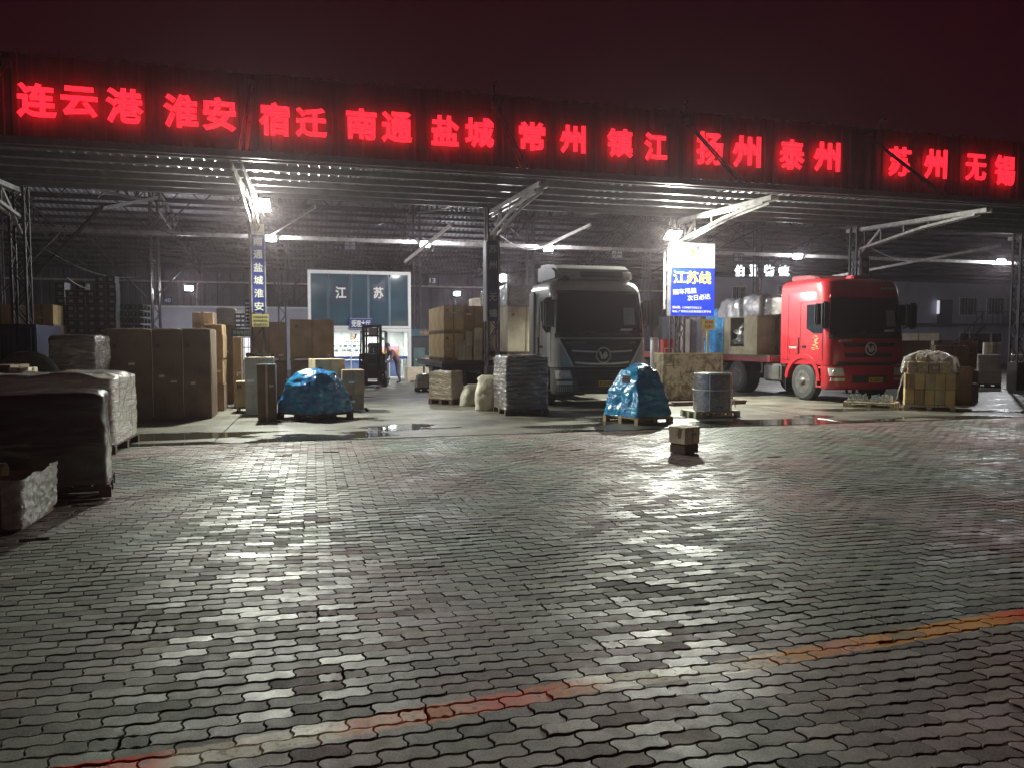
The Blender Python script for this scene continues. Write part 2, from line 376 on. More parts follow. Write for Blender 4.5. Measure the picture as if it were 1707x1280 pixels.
def paving():
    rng = np.random.default_rng(3)
    LX, WY, gap = .225, .0965, .0042
    nper = 8
    # template outline, wavy on all four sides
    A, B = .0078, .0085
    t = np.linspace(0, 1, nper, endpoint=False)
    def edge_y(x): return A*np.sin(4*np.pi*x/LX)
    def edge_x(y): return B*np.sin(2*np.pi*y/WY)
    bot = [(x*LX, edge_y(x*LX)) for x in np.linspace(0, 1, 10, endpoint=False)]
    rgt = [(LX+edge_x(y*WY), y*WY) for y in np.linspace(0, 1, 6, endpoint=False)]
    top = [(x*LX, WY+edge_y(x*LX)) for x in np.linspace(1, 0, 10, endpoint=False)]
    lft = [(edge_x(y*WY), y*WY) for y in np.linspace(1, 0, 6, endpoint=False)]
    out = np.array(bot+rgt+top+lft); n = len(out); c = np.array([LX/2, WY/2])
    def shrink(o, d):
        q = o-c; return c + q*np.array([1-2*d/LX, 1-2*(d*1.45)/WY])
    r0 = shrink(out, gap); r1 = shrink(out, gap+.0016); 
    zt = -.004
    rows = int((SLAB_Y-.05-.9)/WY); bricks = []
    for j in range(rows):
        y0 = SLAB_Y-.05-(j+1)*WY
        x0 = -.40*y0-2.2; x1 = 1.27*y0+1.8
        sh = (LX/2 if j % 2 else 0) + rng.normal(0, .002)
        i0 = math.floor(x0/LX); i1 = math.ceil(x1/LX)
        for i in range(i0, i1):
            u = rng.random()
            if u < .0012: continue
            bricks.append((i*LX+sh, y0, 1 if u > .025 else .48, 0))
            if u <= .025: bricks.append((i*LX+sh, y0, .46, .53))
    K = len(bricks); br = np.array(bricks)
    V = np.zeros((K, 3*n, 3)); col = rng.random((K, 3))
    gx = rng.normal(0, .006, K); gy = rng.normal(0, .008, K); hz = rng.normal(0, .0010, K)
    for ri, (ring, dz) in enumerate(((r0, -.05), (r0, -.0014), (r1, 0))):
        x = br[:, 3:4]*LX + ring[None, :, 0]*br[:, 2:3]; y = np.repeat(ring[None, :, 1], K, 0)
        X = br[:, 0:1]+x; Y = br[:, 1:2]+y
        cx = br[:, 0:1]+LX/2; cy = br[:, 1:2]+WY/2
        und = .012*np.sin(cx*1.1+.7)*np.sin(cy*.9) + .008*np.sin(cx*2.3+cy*1.7) + .004*np.sin(cx*5.1-cy*3.7)
        slx = .012*1.1*np.cos(cx*1.1+.7)*np.sin(cy*.9)+.008*2.3*np.cos(cx*2.3+cy*1.7)
        V[:, ri*n:(ri+1)*n, 0] = X; V[:, ri*n:(ri+1)*n, 1] = Y
        fade = np.clip((SLAB_Y-cy)/1.0, 0, 1)
        V[:, ri*n:(ri+1)*n, 2] = zt+dz+hz[:, None]+(X-cx)*(gx[:, None]+slx*.8)+(Y-cy)*gy[:, None]+(und-.008)*fade
    V = V.reshape(-1, 3)
    base = (np.arange(K)*3*n)[:, None]
    k = np.arange(n); k2 = (k+1) % n
    quads = []
    for ri in (0, 1):
        q = np.stack([ri*n+k, ri*n+k2, (ri+1)*n+k2, (ri+1)*n+k], 1)
        quads.append((base[:, :, None]+q[None]).reshape(-1, 4))
    quads = np.concatenate(quads); tops = (base+2*n+k[None])
    me = bpy.data.meshes.new('paving')
    me.vertices.add(len(V)); me.vertices.foreach_set('co', V.ravel())
    nl = quads.size+tops.size; me.loops.add(nl)
    me.loops.foreach_set('vertex_index', np.concatenate([quads.ravel(), tops.ravel()]).astype(np.int32))
    me.polygons.add(len(quads)+K)
    ls = np.concatenate([np.arange(len(quads))*4, quads.size+np.arange(K)*n]).astype(np.int32)
    me.polygons.foreach_set('loop_start', ls)
    try: me.polygons.foreach_set('loop_total', np.concatenate([np.full(len(quads), 4), np.full(K, n)]).astype(np.int32))
    except Exception: pass
    me.update(calc_edges=True); me.validate()
    me.shade_flat()
    at = me.attributes.new('rnd', 'FLOAT_COLOR', 'FACE')
    bid = np.concatenate([np.repeat(np.arange(K), n), np.repeat(np.arange(K), n), np.arange(K)])
    # quads were laid ring by ring: ring 0 for all bricks, then ring 1
    cc = np.concatenate([col, np.ones((K, 1))], 1)[bid]
    at.data.foreach_set('color', cc.ravel().astype(np.float32))
    o = link_mesh('paving', me, None, paver_material()); tag(o, kind='structure')
paving()
def slab_material():
    m, nt, N, L, P = _mat('wet_concrete_floor')
    tc = N.new('ShaderNodeTexCoord'); sp = N.new('ShaderNodeSeparateXYZ'); L.new(tc.outputs['Object'], sp.inputs[0])
    def noise_(sc, det=5, st=(1, 1, 1), dist=0):
        mp = N.new('ShaderNodeMapping'); mp.inputs['Scale'].default_value = st; L.new(tc.outputs['Object'], mp.inputs[0])
        n = N.new('ShaderNodeTexNoise'); n.inputs['Scale'].default_value = sc; n.inputs['Detail'].default_value = det; n.inputs['Distortion'].default_value = dist
        L.new(mp.outputs[0], n.inputs['Vector']); return n.outputs[0]
    def mr(x, a, b, lo=0, hi=1):
        n = N.new('ShaderNodeMapRange'); n.inputs[1].default_value = a; n.inputs[2].default_value = b; n.inputs[3].default_value = lo; n.inputs[4].default_value = hi; L.new(x, n.inputs[0]); return n.outputs[0]
    def mul(a, b):
        n = N.new('ShaderNodeMath'); n.operation = 'MULTIPLY'; L.new(a, n.inputs[0]); L.new(b, n.inputs[1]); return n.outputs[0]
    edge = mr(sp.outputs['Y'], 13.4, 16.6, 1, .0)
    wet = N.new('ShaderNodeMath'); wet.operation = 'ADD'; L.new(mr(noise_(.75, 7, (.5, 1.3, 1), .5), .25, .75, .05, .95), wet.inputs[0])
    L.new(mr(edge, 0, 1, -.20, .085), wet.inputs[1])
    wetm = mr(wet.outputs[0], .535, .60, 0, 1)
    pud = mr(wet.outputs[0], .60, .64, 0, 1)
    n1 = noise_(1.3, 8); n2 = noise_(22, 6)
    ramp = N.new('ShaderNodeValToRGB'); e = ramp.color_ramp.elements; e[0].position = .35; e[0].color = (.09, .085, .07, 1); e[1].position = .7; e[1].color = (.27, .255, .205, 1)
    L.new(n1, ramp.inputs[0])
    mx = N.new('ShaderNodeMix'); mx.data_type = 'RGBA'; L.new(mr(wetm, 0, 1, 0, .72), mx.inputs[0]); L.new(ramp.outputs[0], mx.inputs[6]); mx.inputs[7].default_value = (.05, .042, .036, 1)
    mx2 = N.new('ShaderNodeMix'); mx2.data_type = 'RGBA'; L.new(mr(n2, .5, .75, 0, .3), mx2.inputs[0]); L.new(mx.outputs[2], mx2.inputs[6]); mx2.inputs[7].default_value = (.09, .08, .07, 1)
    L.new(mx2.outputs[2], P.inputs['Base Color'])
    r = N.new('ShaderNodeMath'); r.operation = 'SUBTRACT'; L.new(mr(n2, .3, .7, .42, .62), r.inputs[0]); L.new(mr(wetm, 0, 1, 0, .25), r.inputs[1])
    r2 = N.new('ShaderNodeMath'); r2.operation = 'SUBTRACT'; r2.use_clamp = True; L.new(r.outputs[0], r2.inputs[0]); L.new(mr(pud, 0, 1, 0, .22), r2.inputs[1])
    L.new(r2.outputs[0], P.inputs['Roughness'])
    bp = N.new('ShaderNodeBump'); bp.inputs['Distance'].default_value = .012; L.new(mr(pud, 0, 1, .35, .04), bp.inputs['Strength'])
    L.new(noise_(9, 6), bp.inputs['Height']); L.new(bp.outputs[0], P.inputs['Normal'])
    return m
def slab():
    b = MB(); z1 = .0
    x0, x1 = -24, 62
    # slabs cast in strips with open joints
    xs = [-24, -13.5, -7.4, -1.6, 4.4, 10.4, 16.6, 22.8, 30, 45, 62]
    for i in range(len(xs)-1):
        for y0, y1 in ((SLAB_Y, 20.2), (20.2, 36), (36, 62)):
            b.b2((xs[i]+.006, y0+.006, -.07), (xs[i+1]-.006, y1-.006, z1))
    o = b.build('concrete_floor', slab_material(), bevel=.006, seg=1); tag(o, kind='structure')
slab()
# ================================================================== SHED
FX = [-12.7, -6.68, -1.39, 4.79, 10.45, 16.72, 23.3, 30.0, 37.0]
ROWS = [20.0, 28.0, 37.0, 49.0]
def roof_h(y): return 6.35 + (y-20)*.155 if y < 35.5 else 6.35+15.5*.155-(y-35.5)*.165
SHED = thing('freight_shed', 'open steel freight shed with corrugated roof and front canopy on lattice columns', 'shed', (8, 20, 0))
def sh(o): o.parent = SHED; o.matrix_parent_inverse = Matrix.Translation((-8, -20, 0)); return o
def corr(y0, y1, zf, x0, x1, pitch=.25, h=.035, ny=2):
    xs = []; p = x0
    while p < x1:
        xs += [(p, 0), (p+pitch*.35, 0), (p+pitch*.5, h), (p+pitch*.85, h)]; p += pitch
    ys = np.linspace(y0, y1, ny); vs = []; fs = []
    for y in ys:
        for x, d in xs: vs.append((x, y, zf(y)+d))
    n = len(xs)
    for j in range(ny-1):
        for i in range(n-1): fs.append((j*n+i, j*n+i+1, (j+1)*n+i+1, (j+1)*n+i))
    return MB().add(vs, fs)
can = lambda y: 5.15 + (y-14.8)*.045
sh(corr(14.8, 20.1, can, -16, 60, .21, .04).build('canopy_sheet', M_GALV))
sh(corr(19.9, 35.4, lambda y: roof_h(y)+.15, -20, 78, .25, .04).build('roof_sheet', M_ROOF))
sh(corr(35.6, 51.0, lambda y: roof_h(y)+.15, -20, 78, .25, .04).build('roof_sheet', M_ROOF))
def purlin(y, z, x0=-16, x1=60, w=.07, h=.12, m=M_STEEL):
    b = MB(); b.b2((x0, y-w/2, z-h), (x1, y-w/2+.008, z)); b.b2((x0, y-w/2+.009, z-h), (x1, y+w/2, z-h+.008)); b.b2((x0, y-w/2+.009, z-.008), (x1, y+w/2, z))
    sh(b.build('purlin', m))
M_PURL = mat('grey_purlin_paint', (.26, .25, .26), .4, .2, .25, 3, .1, 20)
for y in (15.0, 15.95, 16.9, 17.85, 18.8, 19.7): purlin(y, can(y)-.004, m=M_PURL)
for y in np.arange(21.0, 35, 1.25): purlin(y, roof_h(y)+.14, -20, 78)
for y in np.arange(36.2, 51, 1.05): purlin(y, roof_h(y)+.14, -20, 78, .07, .15)
eb = MB(); eb.b2((-16, 14.75, 5.04), (60, 14.79, 5.17)); sh(eb.build('canopy_edge', mat('canopy_edge_paint', (.40, .27, .30), .4, .2, .3, 2, .1, 20)))
def column(x, y, h, w=.34, m=M_STEEL, solid=None):
    b = MB(); a = w/2; t = .055
    for sx in (-1, 1):
        for sy in (-1, 1):
            b.b2((x+sx*a-t/2, y+sy*a-t/2, .02), (x+sx*a+t/2, y+sy*a+t/2, h))
    st = .42; n = int((h-.5)/st)
    for i in range(n):
        z0 = .35+i*st; z1 = z0+st; f = 1 if i % 2 else -1
        for sy in (-1, 1): b.bar((x-f*a, y+sy*(a+.005), z0), (x+f*a, y+sy*(a+.005), z1), .03, .012, up=(0, 1, 0))
        for sx in (-1, 1): b.bar((x+sx*(a+.005), y-f*a, z0), (x+sx*(a+.005), y+f*a, z1), .03, .012, up=(1, 0, 0))
    b.b2((x-a-.1, y-a-.1, .0), (x+a+.1, y+a+.1, .02))
    if solid: b.b2((x-a-.04, y-a-.04, .025), (x+a+.04, y+a+.04, solid))
    return sh(b.build('column', m))
for i, x in enumerate(FX):
    column(x, 20.0, 6.35, .30, M_STEEL, .95 if i in (3, 6) else None)
    if i < 8:
        column(x, 35.5, roof_h(35.5), .30); column(x, 50.2, roof_h(50.2), .30)
def truss(x):
    b = MB()
    def chord(y0, z0, y1, z1, w=.08): b.bar((x, y0, z0), (x, y1, z1), w, w)
    ys = list(np.linspace(20.2, 49, 20)); top = [roof_h(y)-.02 for y in ys]; botz = [min(5.9, t-.55) if 20 < y < 49 else 5.7 for y, t in zip(ys, top)]
    botz = [t-.6-.35*math.sin(math.pi*(y-20)/29) for y, t in zip(ys, top)]
    for i in range(len(ys)-1):
        chord(ys[i], top[i], ys[i+1], top[i+1]); chord(ys[i], botz[i], ys[i+1], botz[i+1])
        if i % 2: chord(ys[i], top[i], ys[i+1], botz[i+1], .05)
        else: chord(ys[i], botz[i], ys[i+1], top[i+1], .05)
        chord(ys[i], botz[i], ys[i], top[i], .045)
    sh(b.build('roof_truss', M_STEEL))
for x in FX[:8]: truss(x)
def girder(y, x0, x1):       # lattice girder between columns of one row
    b = MB(); z1 = roof_h(y)-.25; z0 = z1-.75
    b.bar((x0, y, z1), (x1, y, z1), .07); b.bar((x0, y, z0), (x1, y, z0), .07)
    n = 8
    for i in range(n):
        a = x0+(x1-x0)*i/n; c = x0+(x1-x0)*(i+1)/n
        b.bar((a, y, z0 if i % 2 else z1), (c, y, z1 if i % 2 else z0), .045)
    # knee braces down to the columns
    b.bar((x0+.1, y, z0-1.3), (x0+1.5, y, z0), .05); b.bar((x1-.1, y, z0-1.3), (x1-1.5, y, z0), .05)
    sh(b.build('lattice_girder', M_STEEL))
for r in (35.5, 50.2):
    for i in range(7): girder(r, FX[i], FX[i+1])
for i, x in enumerate(FX[:8]):
    b = MB(); off = .2
    for s_ in (-1, 1):      # paired pale cantilever beams under the canopy
        b.bar((x+s_*.09, 20.4, can(20)-.20), (x+s_*.09, 15.25, can(15.2)-.18), .045, .11)
        b.bar((x+s_*.09, 19.8, 4.55), (x+s_*.09, 17.3, 4.86), .04, .07)
        b.bar((x+s_*.09, 17.3, 4.86), (x+s_*.09, 15.6, can(15.6)-.25), .04, .07)
    for y, z in ((19.0, 4.65), (18.1, 4.76), (17.2, 4.87)): b.bar((x, y, z), (x, y, can(y)-.2), .03)
    b.bar((x, 20.1, 4.2), (x, 19.0, 5.05), .07, .07)
    sh(b.build('cantilever_beam', M_WSTEEL))
def rail(y, z, m=M_WSTEEL, x0=-20, x1=46, w=.1, h=.13):
    b = MB(); b.b2((x0, y-w/2, z-h/2), (x1, y+w/2, z+h/2)); sh(b.build('lamp_rail', m))
RY, RZ = 27.6, 5.33
rail(RY, RZ); rail(46.5, 5.15, M_WSTEEL, h=.10)
# braces slanting in the roof space
for (p0, y0, p1, y1) in (((675, 437), 27, (752, 375), 23.5), ((525, 345), 23, (445, 395), 27.6), ((985, 375), 24, (905, 412), 27.5), ((1370, 465), 27, (1668, 410), 21.5), ((160, 350), 22, (262, 330), 24), ((170, 345), 21.5, (60, 460), 27)):
    b = MB(); a = AY(*p0, y0); c = AY(*p1, y1); b.bar(a, c, .07, .09); sh(b.build('brace', M_WSTEEL if p0[0] > 500 else M_STEEL))
for i in range(7):     # dark diagonal bracing on the left bays, seen against the roof
    x = FX[i]
    if i < 3:
        b = MB(); b.bar((x, 35.5, 3.6), (x+2.6, 35.5, 6.6), .07); b.bar((x+5.6, 35.5, 3.6), (x+3.0, 35.5, 6.6), .07)
        sh(b.build('brace', M_STEEL))
M_CABLE = mat('pale_cable', (.45, .43, .42), .5)
def cable(p, y0, q, y1, sag, m=M_CABLE, r=.012):
    a = AY(*p, y0); c = AY(*q, y1); b = MB(); b.tube([a.lerp(c, t)-Vector((0, 0, sag*4*t*(1-t))) for t in np.linspace(0, 1, 12)], r, 6); sh(b.build('cable', m, smooth=True))
cable((112, 463), 21.5, (150, 482), 23, .06); cable((60, 405), 21, (255, 455), 27, .45, M_STEEL); cable((440, 345), 20.3, (640, 372), 23, .5, M_STEEL); cable((820, 380), 20.6, (905, 412), 27.4, .3); cable((1130, 400), 20.6, (1000, 415), 27.4, .5, M_STEEL); cable((1430, 400), 20.6, (1560, 430), 27.4, .4); cable((260, 380), 27.5, (420, 392), 27.5, .35, M_STEEL)
# back wall and side wall
b = MB()
M_BACK = mat('back_wall_sheet', (.12, .115, .14), .6, .1, .25, .7, .1, 20)
p = -20
vs = []; fs = []
xs = []
while p < 78: xs += [(p, 0), (p+.4, 0), (p+.45, -.04), (p+.75, -.04)]; p += .8
for x, d in xs: vs += [(x, 51.2+d, 0), (x, 51.2+d, 6.5)]
for i in range(len(xs)-1): fs.append((2*i, 2*i+2, 2*i+3, 2*i+1))
sh(MB().add(vs, fs).build('back_wall', M_BACK))
# ================================================================== SIGN BOARD
SG = thing('roof_sign', 'long dark roof sign board carrying glowing red city names above the canopy', 'sign', (8, 19.75, 5.45))
def sg(o): o.parent = SG; o.matrix_parent_inverse = Matrix.Translation((-8, -19.75, -5.45)); return o
vs = []; fs = []; xs = []; p = -14
while p < 40: xs += [(p, 0), (p+.12, 0), (p+.15, -.025), (p+.27, -.025)]; p += .30
for x, d in xs: vs += [(x, 19.75+d, 5.45), (x, 19.75+d, 8.25)]
for i in range(len(xs)-1): fs.append((2*i, 2*i+2, 2*i+3, 2*i+1))
sg(MB().add(vs, fs).build('backing_sheet', M_BOARD))
b = MB(); b.b2((-14, 19.79, 8.1), (40, 19.87, 8.22)); b.b2((-14, 19.79, 6.6), (40, 19.87, 6.72))
for x in np.arange(-13.5, 40, 1.5): b.b2((x-.03, 19.88, 5.5), (x+.03, 19.94, 8.2))
sg(b.build('sign_frame', M_STEEL))
b = MB()
for x in np.arange(-13.8, 40, .30): b.b2((x, 19.66, 8.262), (x+.11, 19.80, 8.285))
b.b2((-14, 19.70, 8.252), (40, 19.82, 8.2615)); sg(b.build('cap_sheet', M_GALV))
M_RED = emis('red_letter_light', (1.0, .014, .030), 2.2)
for ch, x0, x1, y0, y1 in (('连',27,95,139,199),('云',101,164,145,197),('港',176,240,148,208),('淮',272,331,158,215),('安',337,394,163,220),
    ('宿',431,484,171.5,228),('迁',492,546,180,231),('南',576,629,181.6,234.5),('通',635,688,187,240),('盐',718,766,193,245),('城',774,824,197,248),
    ('常',864,909,204,253),('州',932,976,209,258),('镇',1011,1055,215,264),('江',1073,1112,222,270),('扬',1160,1205,220,277),('州',1220,1268,227,281),
    ('泰',1298,1341,233,285),('州',1355,1400,237,288),('苏',1480,1519,245,296),('州',1539,1578,249,300),('无',1608,1643,257,303),('锡',1657,1691,259,311)):
    xm = (x0+x1)/2; ym = (y0+y1)/2
    c = AY(xm, ym, 19.6); zt = AY(xm, y0+1, 19.6).z; zb = AY(xm, y1-1, 19.6).z
    xa = AY(x0+1, ym, 19.6).x; xb = AY(x1-1, ym, 19.6).x
    sg(text(ch, 'letter', M_RED, None, (xa, 19.62, zb), (1, 0, 0), (0, 0, 1), xb-xa, zt-zb, bold=.032 if x0 < 1150 else .022, depth=.09))
M_ROD = mat('stay_rod_paint', (.8, .62, .62), .32, .85, .2, 5)
for i, x in enumerate(FX[:8]):
    if i < 1: continue
    r = MB()
    for s_ in (-.05, .05): r.tube([(x+s_*.6, 19.62, 7.98), (x+s_*1.6, 16.2, can(16)+.02)], .028, 6)
    r.b2((x-.08, 19.55, 7.9), (x+.08, 19.7, 8.06))
    sh(r.build('stay_rod', M_ROD))
def mast(x, cammed):
    t = thing('security_camera', '', 'camera', (x, 19.8, 8.25))
    b = MB(); b.tube([(0, 0, -.1), (0, 0, .28)], .022, 8); b.build('pole', M_STEEL, t)
    b = MB(); b.box((0, -.05, .32), (.08, .24, .09), rot=Euler((R(-12), 0, 0)).to_matrix()); b.build('camera_body', M_WHITE, t, bevel=.01)
    b = MB(); b.lathe([(.03, 0), (.03, .03)], 12, (0, -.2, .30), 'Y'); b.build('lens', M_BLACK, t)
    return t
mast(FX[3]+.02, 1)['label'] = 'white camera on the roof sign top, leftmost, above the gap before 常'
mast(FX[4]+.05, 1)['label'] = 'white camera on the roof sign top above the gap between 镇江 and 扬州'
mast(FX[5]+.6, 1)['label'] = 'white camera on the roof sign top, rightmost, above the gap before 苏州'
# ================================================================== LAMPS
M_LED = emis('led_lens', (1.0, .98, .92), 60.0)
M_LEDS = emis('small_led_lens', (.96, .98, 1.0), 40.0)
def floodlight(pos, aim, power, label, size=.3, col=(.97, 1, .86), spot=150, blend=.35, m=None, group='floodlights under the shed roof', omni=False):
    pos = Vector(pos); d = (Vector(aim)-pos).normalized()
    t = thing('floodlight', label, 'floodlight', pos, 0, group)
    q = d.to_track_quat('-Z', 'Y').to_matrix()
    b = MB(); b.box(q @ Vector((0, 0, .05)), (size, size*.75, .08), rot=q)
    for k in range(5): b.box(q @ Vector(((k-2)*size*.2, 0, .11)), (.008, size*.7, .05), rot=q)
    b.build('housing', M_BLACK, t)
    b = MB(); b.box(q @ Vector((0, 0, .004)), (size*.86, size*.62, .01), rot=q); b.build('lens', m or M_LED, t)
    b = MB(); b.bar(q @ Vector((size*.55, 0, .05)), q @ Vector((size*.55, 0, .2)), .012, .03); b.bar(q @ Vector((-size*.55, 0, .05)), q @ Vector((-size*.55, 0, .2)), .012, .03)
    b.bar(q @ Vector((-size*.55, 0, .2)), q @ Vector((size*.55, 0, .2)), .012, .03); b.build('bracket', M_STEEL, t)
    l = bpy.data.lights.new('lamp_light', 'POINT' if omni else 'SPOT'); l.energy = power; l.color = col; l.shadow_soft_size = .08 if omni else .12
    if not omni: l.spot_size = R(spot); l.spot_blend = blend
    lo = bpy.data.objects.new('lamp_light', l); COL.objects.link(lo); lo.parent = t
    lo.location = q @ Vector((0, 0, -.13 if omni else -.06)); lo.rotation_euler = q.to_euler()
    return t
P1 = AY(434, 343, 19.3); P2 = AY(1122, 393, 19.35)
floodlight(P1, P1+Vector((-.1, -1.0, -.85)), 3300, 'brightest floodlight, above the blue 南通 盐城 淮安 column sign', .52, spot=150, blend=.55)
floodlight(P2, P2+Vector((.12, -1.0, -1.25)), 3600, 'bright floodlight just above the lit 江苏线 sign box', .52, spot=172)
for (px, py, Y, pw, aim, lab) in (
    (452, 398, RY-.15, 380, (0, -1, -1.2), 'floodlight on the pale rail just right of the 南通 column sign'),
    (709, 408, RY-.15, 520, (0, -1, -1.1), 'floodlight on the pale rail above the container office right end'),
    (915, 415, RY-.15, 420, (0, -1, -1.1), 'floodlight on the pale rail above the grey truck cab'),
    (1330, 428, RY-.15, 420, (-.4, -1, -1.1), 'floodlight on the pale rail above the red truck cab'),
    (1306, 451, 30.0, 420, (-.6, -1, -1.0), 'yellowish floodlight just over the red truck roof edge'),
    (1668, 437, RY-.15, 800, (-.2, -1, -1.0), 'floodlight on the pale rail beside the far right lattice column'),
    (836, 464, 26.5, 620, (-.3, -1, -.8), 'floodlight behind the dark 苏州 column over the wrapped trailer load'),
    (315, 481, 40.0, 700, (.2, -1, -.7), 'small far floodlight above the big brown cartons by the 40 plate'),
    (762, 490, 44.0, 600, (0, -1, -.6), 'small far floodlight under the number 13 plate')):
    p = AY(px, py, Y); floodlight(p, p+Vector(aim), pw, lab, .40, omni=True, m=M_LED if px in (836,) else M_LEDS, col=(.95, .97, 1.0))
# ================================================================== TRUCKS
def cab_front(yf, hw, Rc, bow, x):
    ax = abs(x); y = yf + bow*(x/hw)**2
    if ax > hw-Rc:
        q = min(Rc, ax-(hw-Rc)); y += Rc-math.sqrt(max(0, Rc*Rc-q*q))
    return y
#        z     yfront  halfwidth yback  R
CABZ = [(1.00, .05, 1.235, 2.20, .20), (1.25, .03, 1.245, 2.20, .22), (1.60, .03, 1.25, 2.20, .24), (1.82, .06, 1.25, 2.20, .26), (2.30, .12, 1.245, 2.20, .28),
        (2.86, .22, 1.22, 2.20, .30), (3.02, .28, 1.19, 2.20, .32), (3.13, .40, 1.13, 2.18, .34), (3.19, .60, 1.02, 2.12, .34)]
def cab_at(z, T=None):
    T = T or CABZ
    z = max(T[0][0], min(T[-1][0], z))
    for a, b in zip(T, T[1:]):
        if a[0] <= z <= b[0]:
            f = (z-a[0])/(b[0]-a[0]); return [a[i]+(b[i]-a[i])*f for i in range(5)]
def plan(z, T=None, bow=.07, yb=None):
    _, yf, hw, yback, Rc = cab_at(z, T); yback = yb or yback; pts = []
    pts.append((-hw, yback)); pts.append((-hw, (yback+yf)/2+.2)); pts.append((-hw, yf+bow+Rc+.1))
    for k in range(1, 8):
        a = math.pi/2*k/7; x = -hw+Rc-Rc*math.cos(a); pts.append((x, cab_front(yf, hw, Rc, bow, x)))
    for k in range(1, 10): x = (-hw+Rc)+(2*hw-2*Rc)*k/10; pts.append((x, cab_front(yf, hw, Rc, bow, x)))
    pts += [(-x, y) for x, y in reversed(pts[:10])]
    return [(x, y, z) for x, y in pts]
def loft(levels, T=None, bow=.07, yb=None):
    v = []; f = []; n = 0
    for z in levels: r = plan(z, T, bow, yb); n = len(r); v += r
    for i in range(len(levels)-1):
        for k in range(n): f.append((i*n+k, i*n+(k+1) % n, (i+1)*n+(k+1) % n, (i+1)*n+k))
    f.append(tuple(range(n-1, -1, -1))); f.append(tuple((len(levels)-1)*n+k for k in range(n)))
    return MB().add(v, f)
def patch(x0b, x1b, x0t, x1t, z0, z1, off=.012, th=.01, nx=14, nz=4, T=None, bow=.07, arch=0.0):
    """panel lying on the curved cab front between the given corners"""
    v = []; f = []
    for lay in (0, 1):
        for j in range(nz+1):
            w = j/nz; z = z0+(z1-z0)*w
            for i in range(nx+1):
                u = i/nx; x = (x0b+(x1b-x0b)*u)*(1-w)+(x0t+(x1t-x0t)*u)*w
                zz = z+arch*(1-(2*u-1)**2)
                _, yf, hw, yb, Rc = cab_at(zz, T); x = max(-hw+.002, min(hw-.002, x))
                v.append((x, cab_front(yf, hw, Rc, bow, x)-off+lay*th, zz))
    n = nx+1; K = n*(nz+1)
    for j in range(nz):
        for i in range(nx):
            a = j*n+i; f.append((a, a+1, a+n+1, a+n)); f.append((K+a, K+a+n, K+a+n+1, K+a+1))
    per = [i for i in range(n)]+[j*n+nx for j in range(1, nz+1)]+[nz*n+i for i in range(nx-1, -1, -1)]+[j*n for j in range(nz-1, 0, -1)]
    for a, b in zip(per, per[1:]+per[:1]): f.append((a, b, K+b, K+a))
    return MB().add(v, f)
BUMPZ = [(.34, .06, 1.20, .34, .18), (.42, .0, 1.24, .34, .22), (.70, -.02, 1.25, .34, .22), (.99, .03, 1.245, .34, .22)]
CABZ_LOW = CABZ
CABZ_TALL = [(1.00, .05, 1.235, 2.20, .18), (1.25, .03, 1.245, 2.20, .20), (1.60, .03, 1.25, 2.20, .20), (1.82, .06, 1.25, 2.20, .22), (2.30, .11, 1.25, 2.20, .24),
        (2.86, .18, 1.245, 2.20, .26), (3.10, .22, 1.24, 2.20, .27), (3.27, .29, 1.215, 2.19, .29), (3.345, .40, 1.16, 2.15, .30), (3.38, .58, 1.06, 2.1, .30)]
def wheel(parent, x, y, z=.52, r=.52, w=.30, side=-1, twin=False):
    """side -1: outer face looks to -x"""
    t = MB(); W = w*(2.1 if twin else 1)
    prof = [(r*.60, 0), (r*.86, 0), (r*.96, .03), (r, .07), (r, W-.07), (r*.96, W-.03), (r*.86, W), (r*.60, W)]
    t.lathe(prof, 36, (x if side < 0 else x-W, y, z), 'X')
    # tread blocks
    for k in range(44):
        a = 2*math.pi*k/44
        for o_ in (.28, .72):
            c = Vector(((x if side < 0 else x-W)+W*o_, y+math.cos(a)*(r+.002), z+math.sin(a)*(r+.002)))
            t.box(c, (W*.32, .045, .014), rot=Matrix.Rotation(a-math.pi/2, 3, 'X'))
    wo = t.build('wheel', M_RUBBER, parent)
    s = side; b = MB(); xo = x
    dish = .05 if not twin else .14
    pr = [(r*.61, -.002), (r*.58, .012), (r*.52, .03), (r*.48, dish), (r*.30, dish*.8), (r*.22, dish*.8-.05), (r*.14, dish*.8-.09), (r*.05, dish*.8-.10)]
    pr = [(a, h if s < 0 else -h) for a, h in pr]
    b.lathe(pr, 32, (xo, y, z), 'X')
    for k in range(10):
        a = 2*math.pi*k/10; c = (xo-s*(dish*.8-.01) if s > 0 else xo+dish*.8-.01, y+math.cos(a)*r*.34, z+math.sin(a)*r*.34)
        b.lathe([(.016, -.02), (.016, .02)], 6, c, 'X')
    b.build('rim', mat('wheel_rim_paint', (.15, .145, .135), .45, .4, .4, 9, .1, 40, dirt=(.04, .035, .03)), wo)
    h = MB()
    for k in range(8):       # dark hand holes in the disc
        a = 2*math.pi*(k+.5)/8; c = Vector((xo + (-s)*0.0 + (dish*.9-.006 if s < 0 else -(dish*.9-.006)), y+math.cos(a)*r*.43, z+math.sin(a)*r*.43))
        h.box(c, (.014, .085, .055), rot=Matrix.Rotation(a+math.pi/2, 3, 'X'))
    h.build('hand_hole', M_BLACK, wo)
    return wo
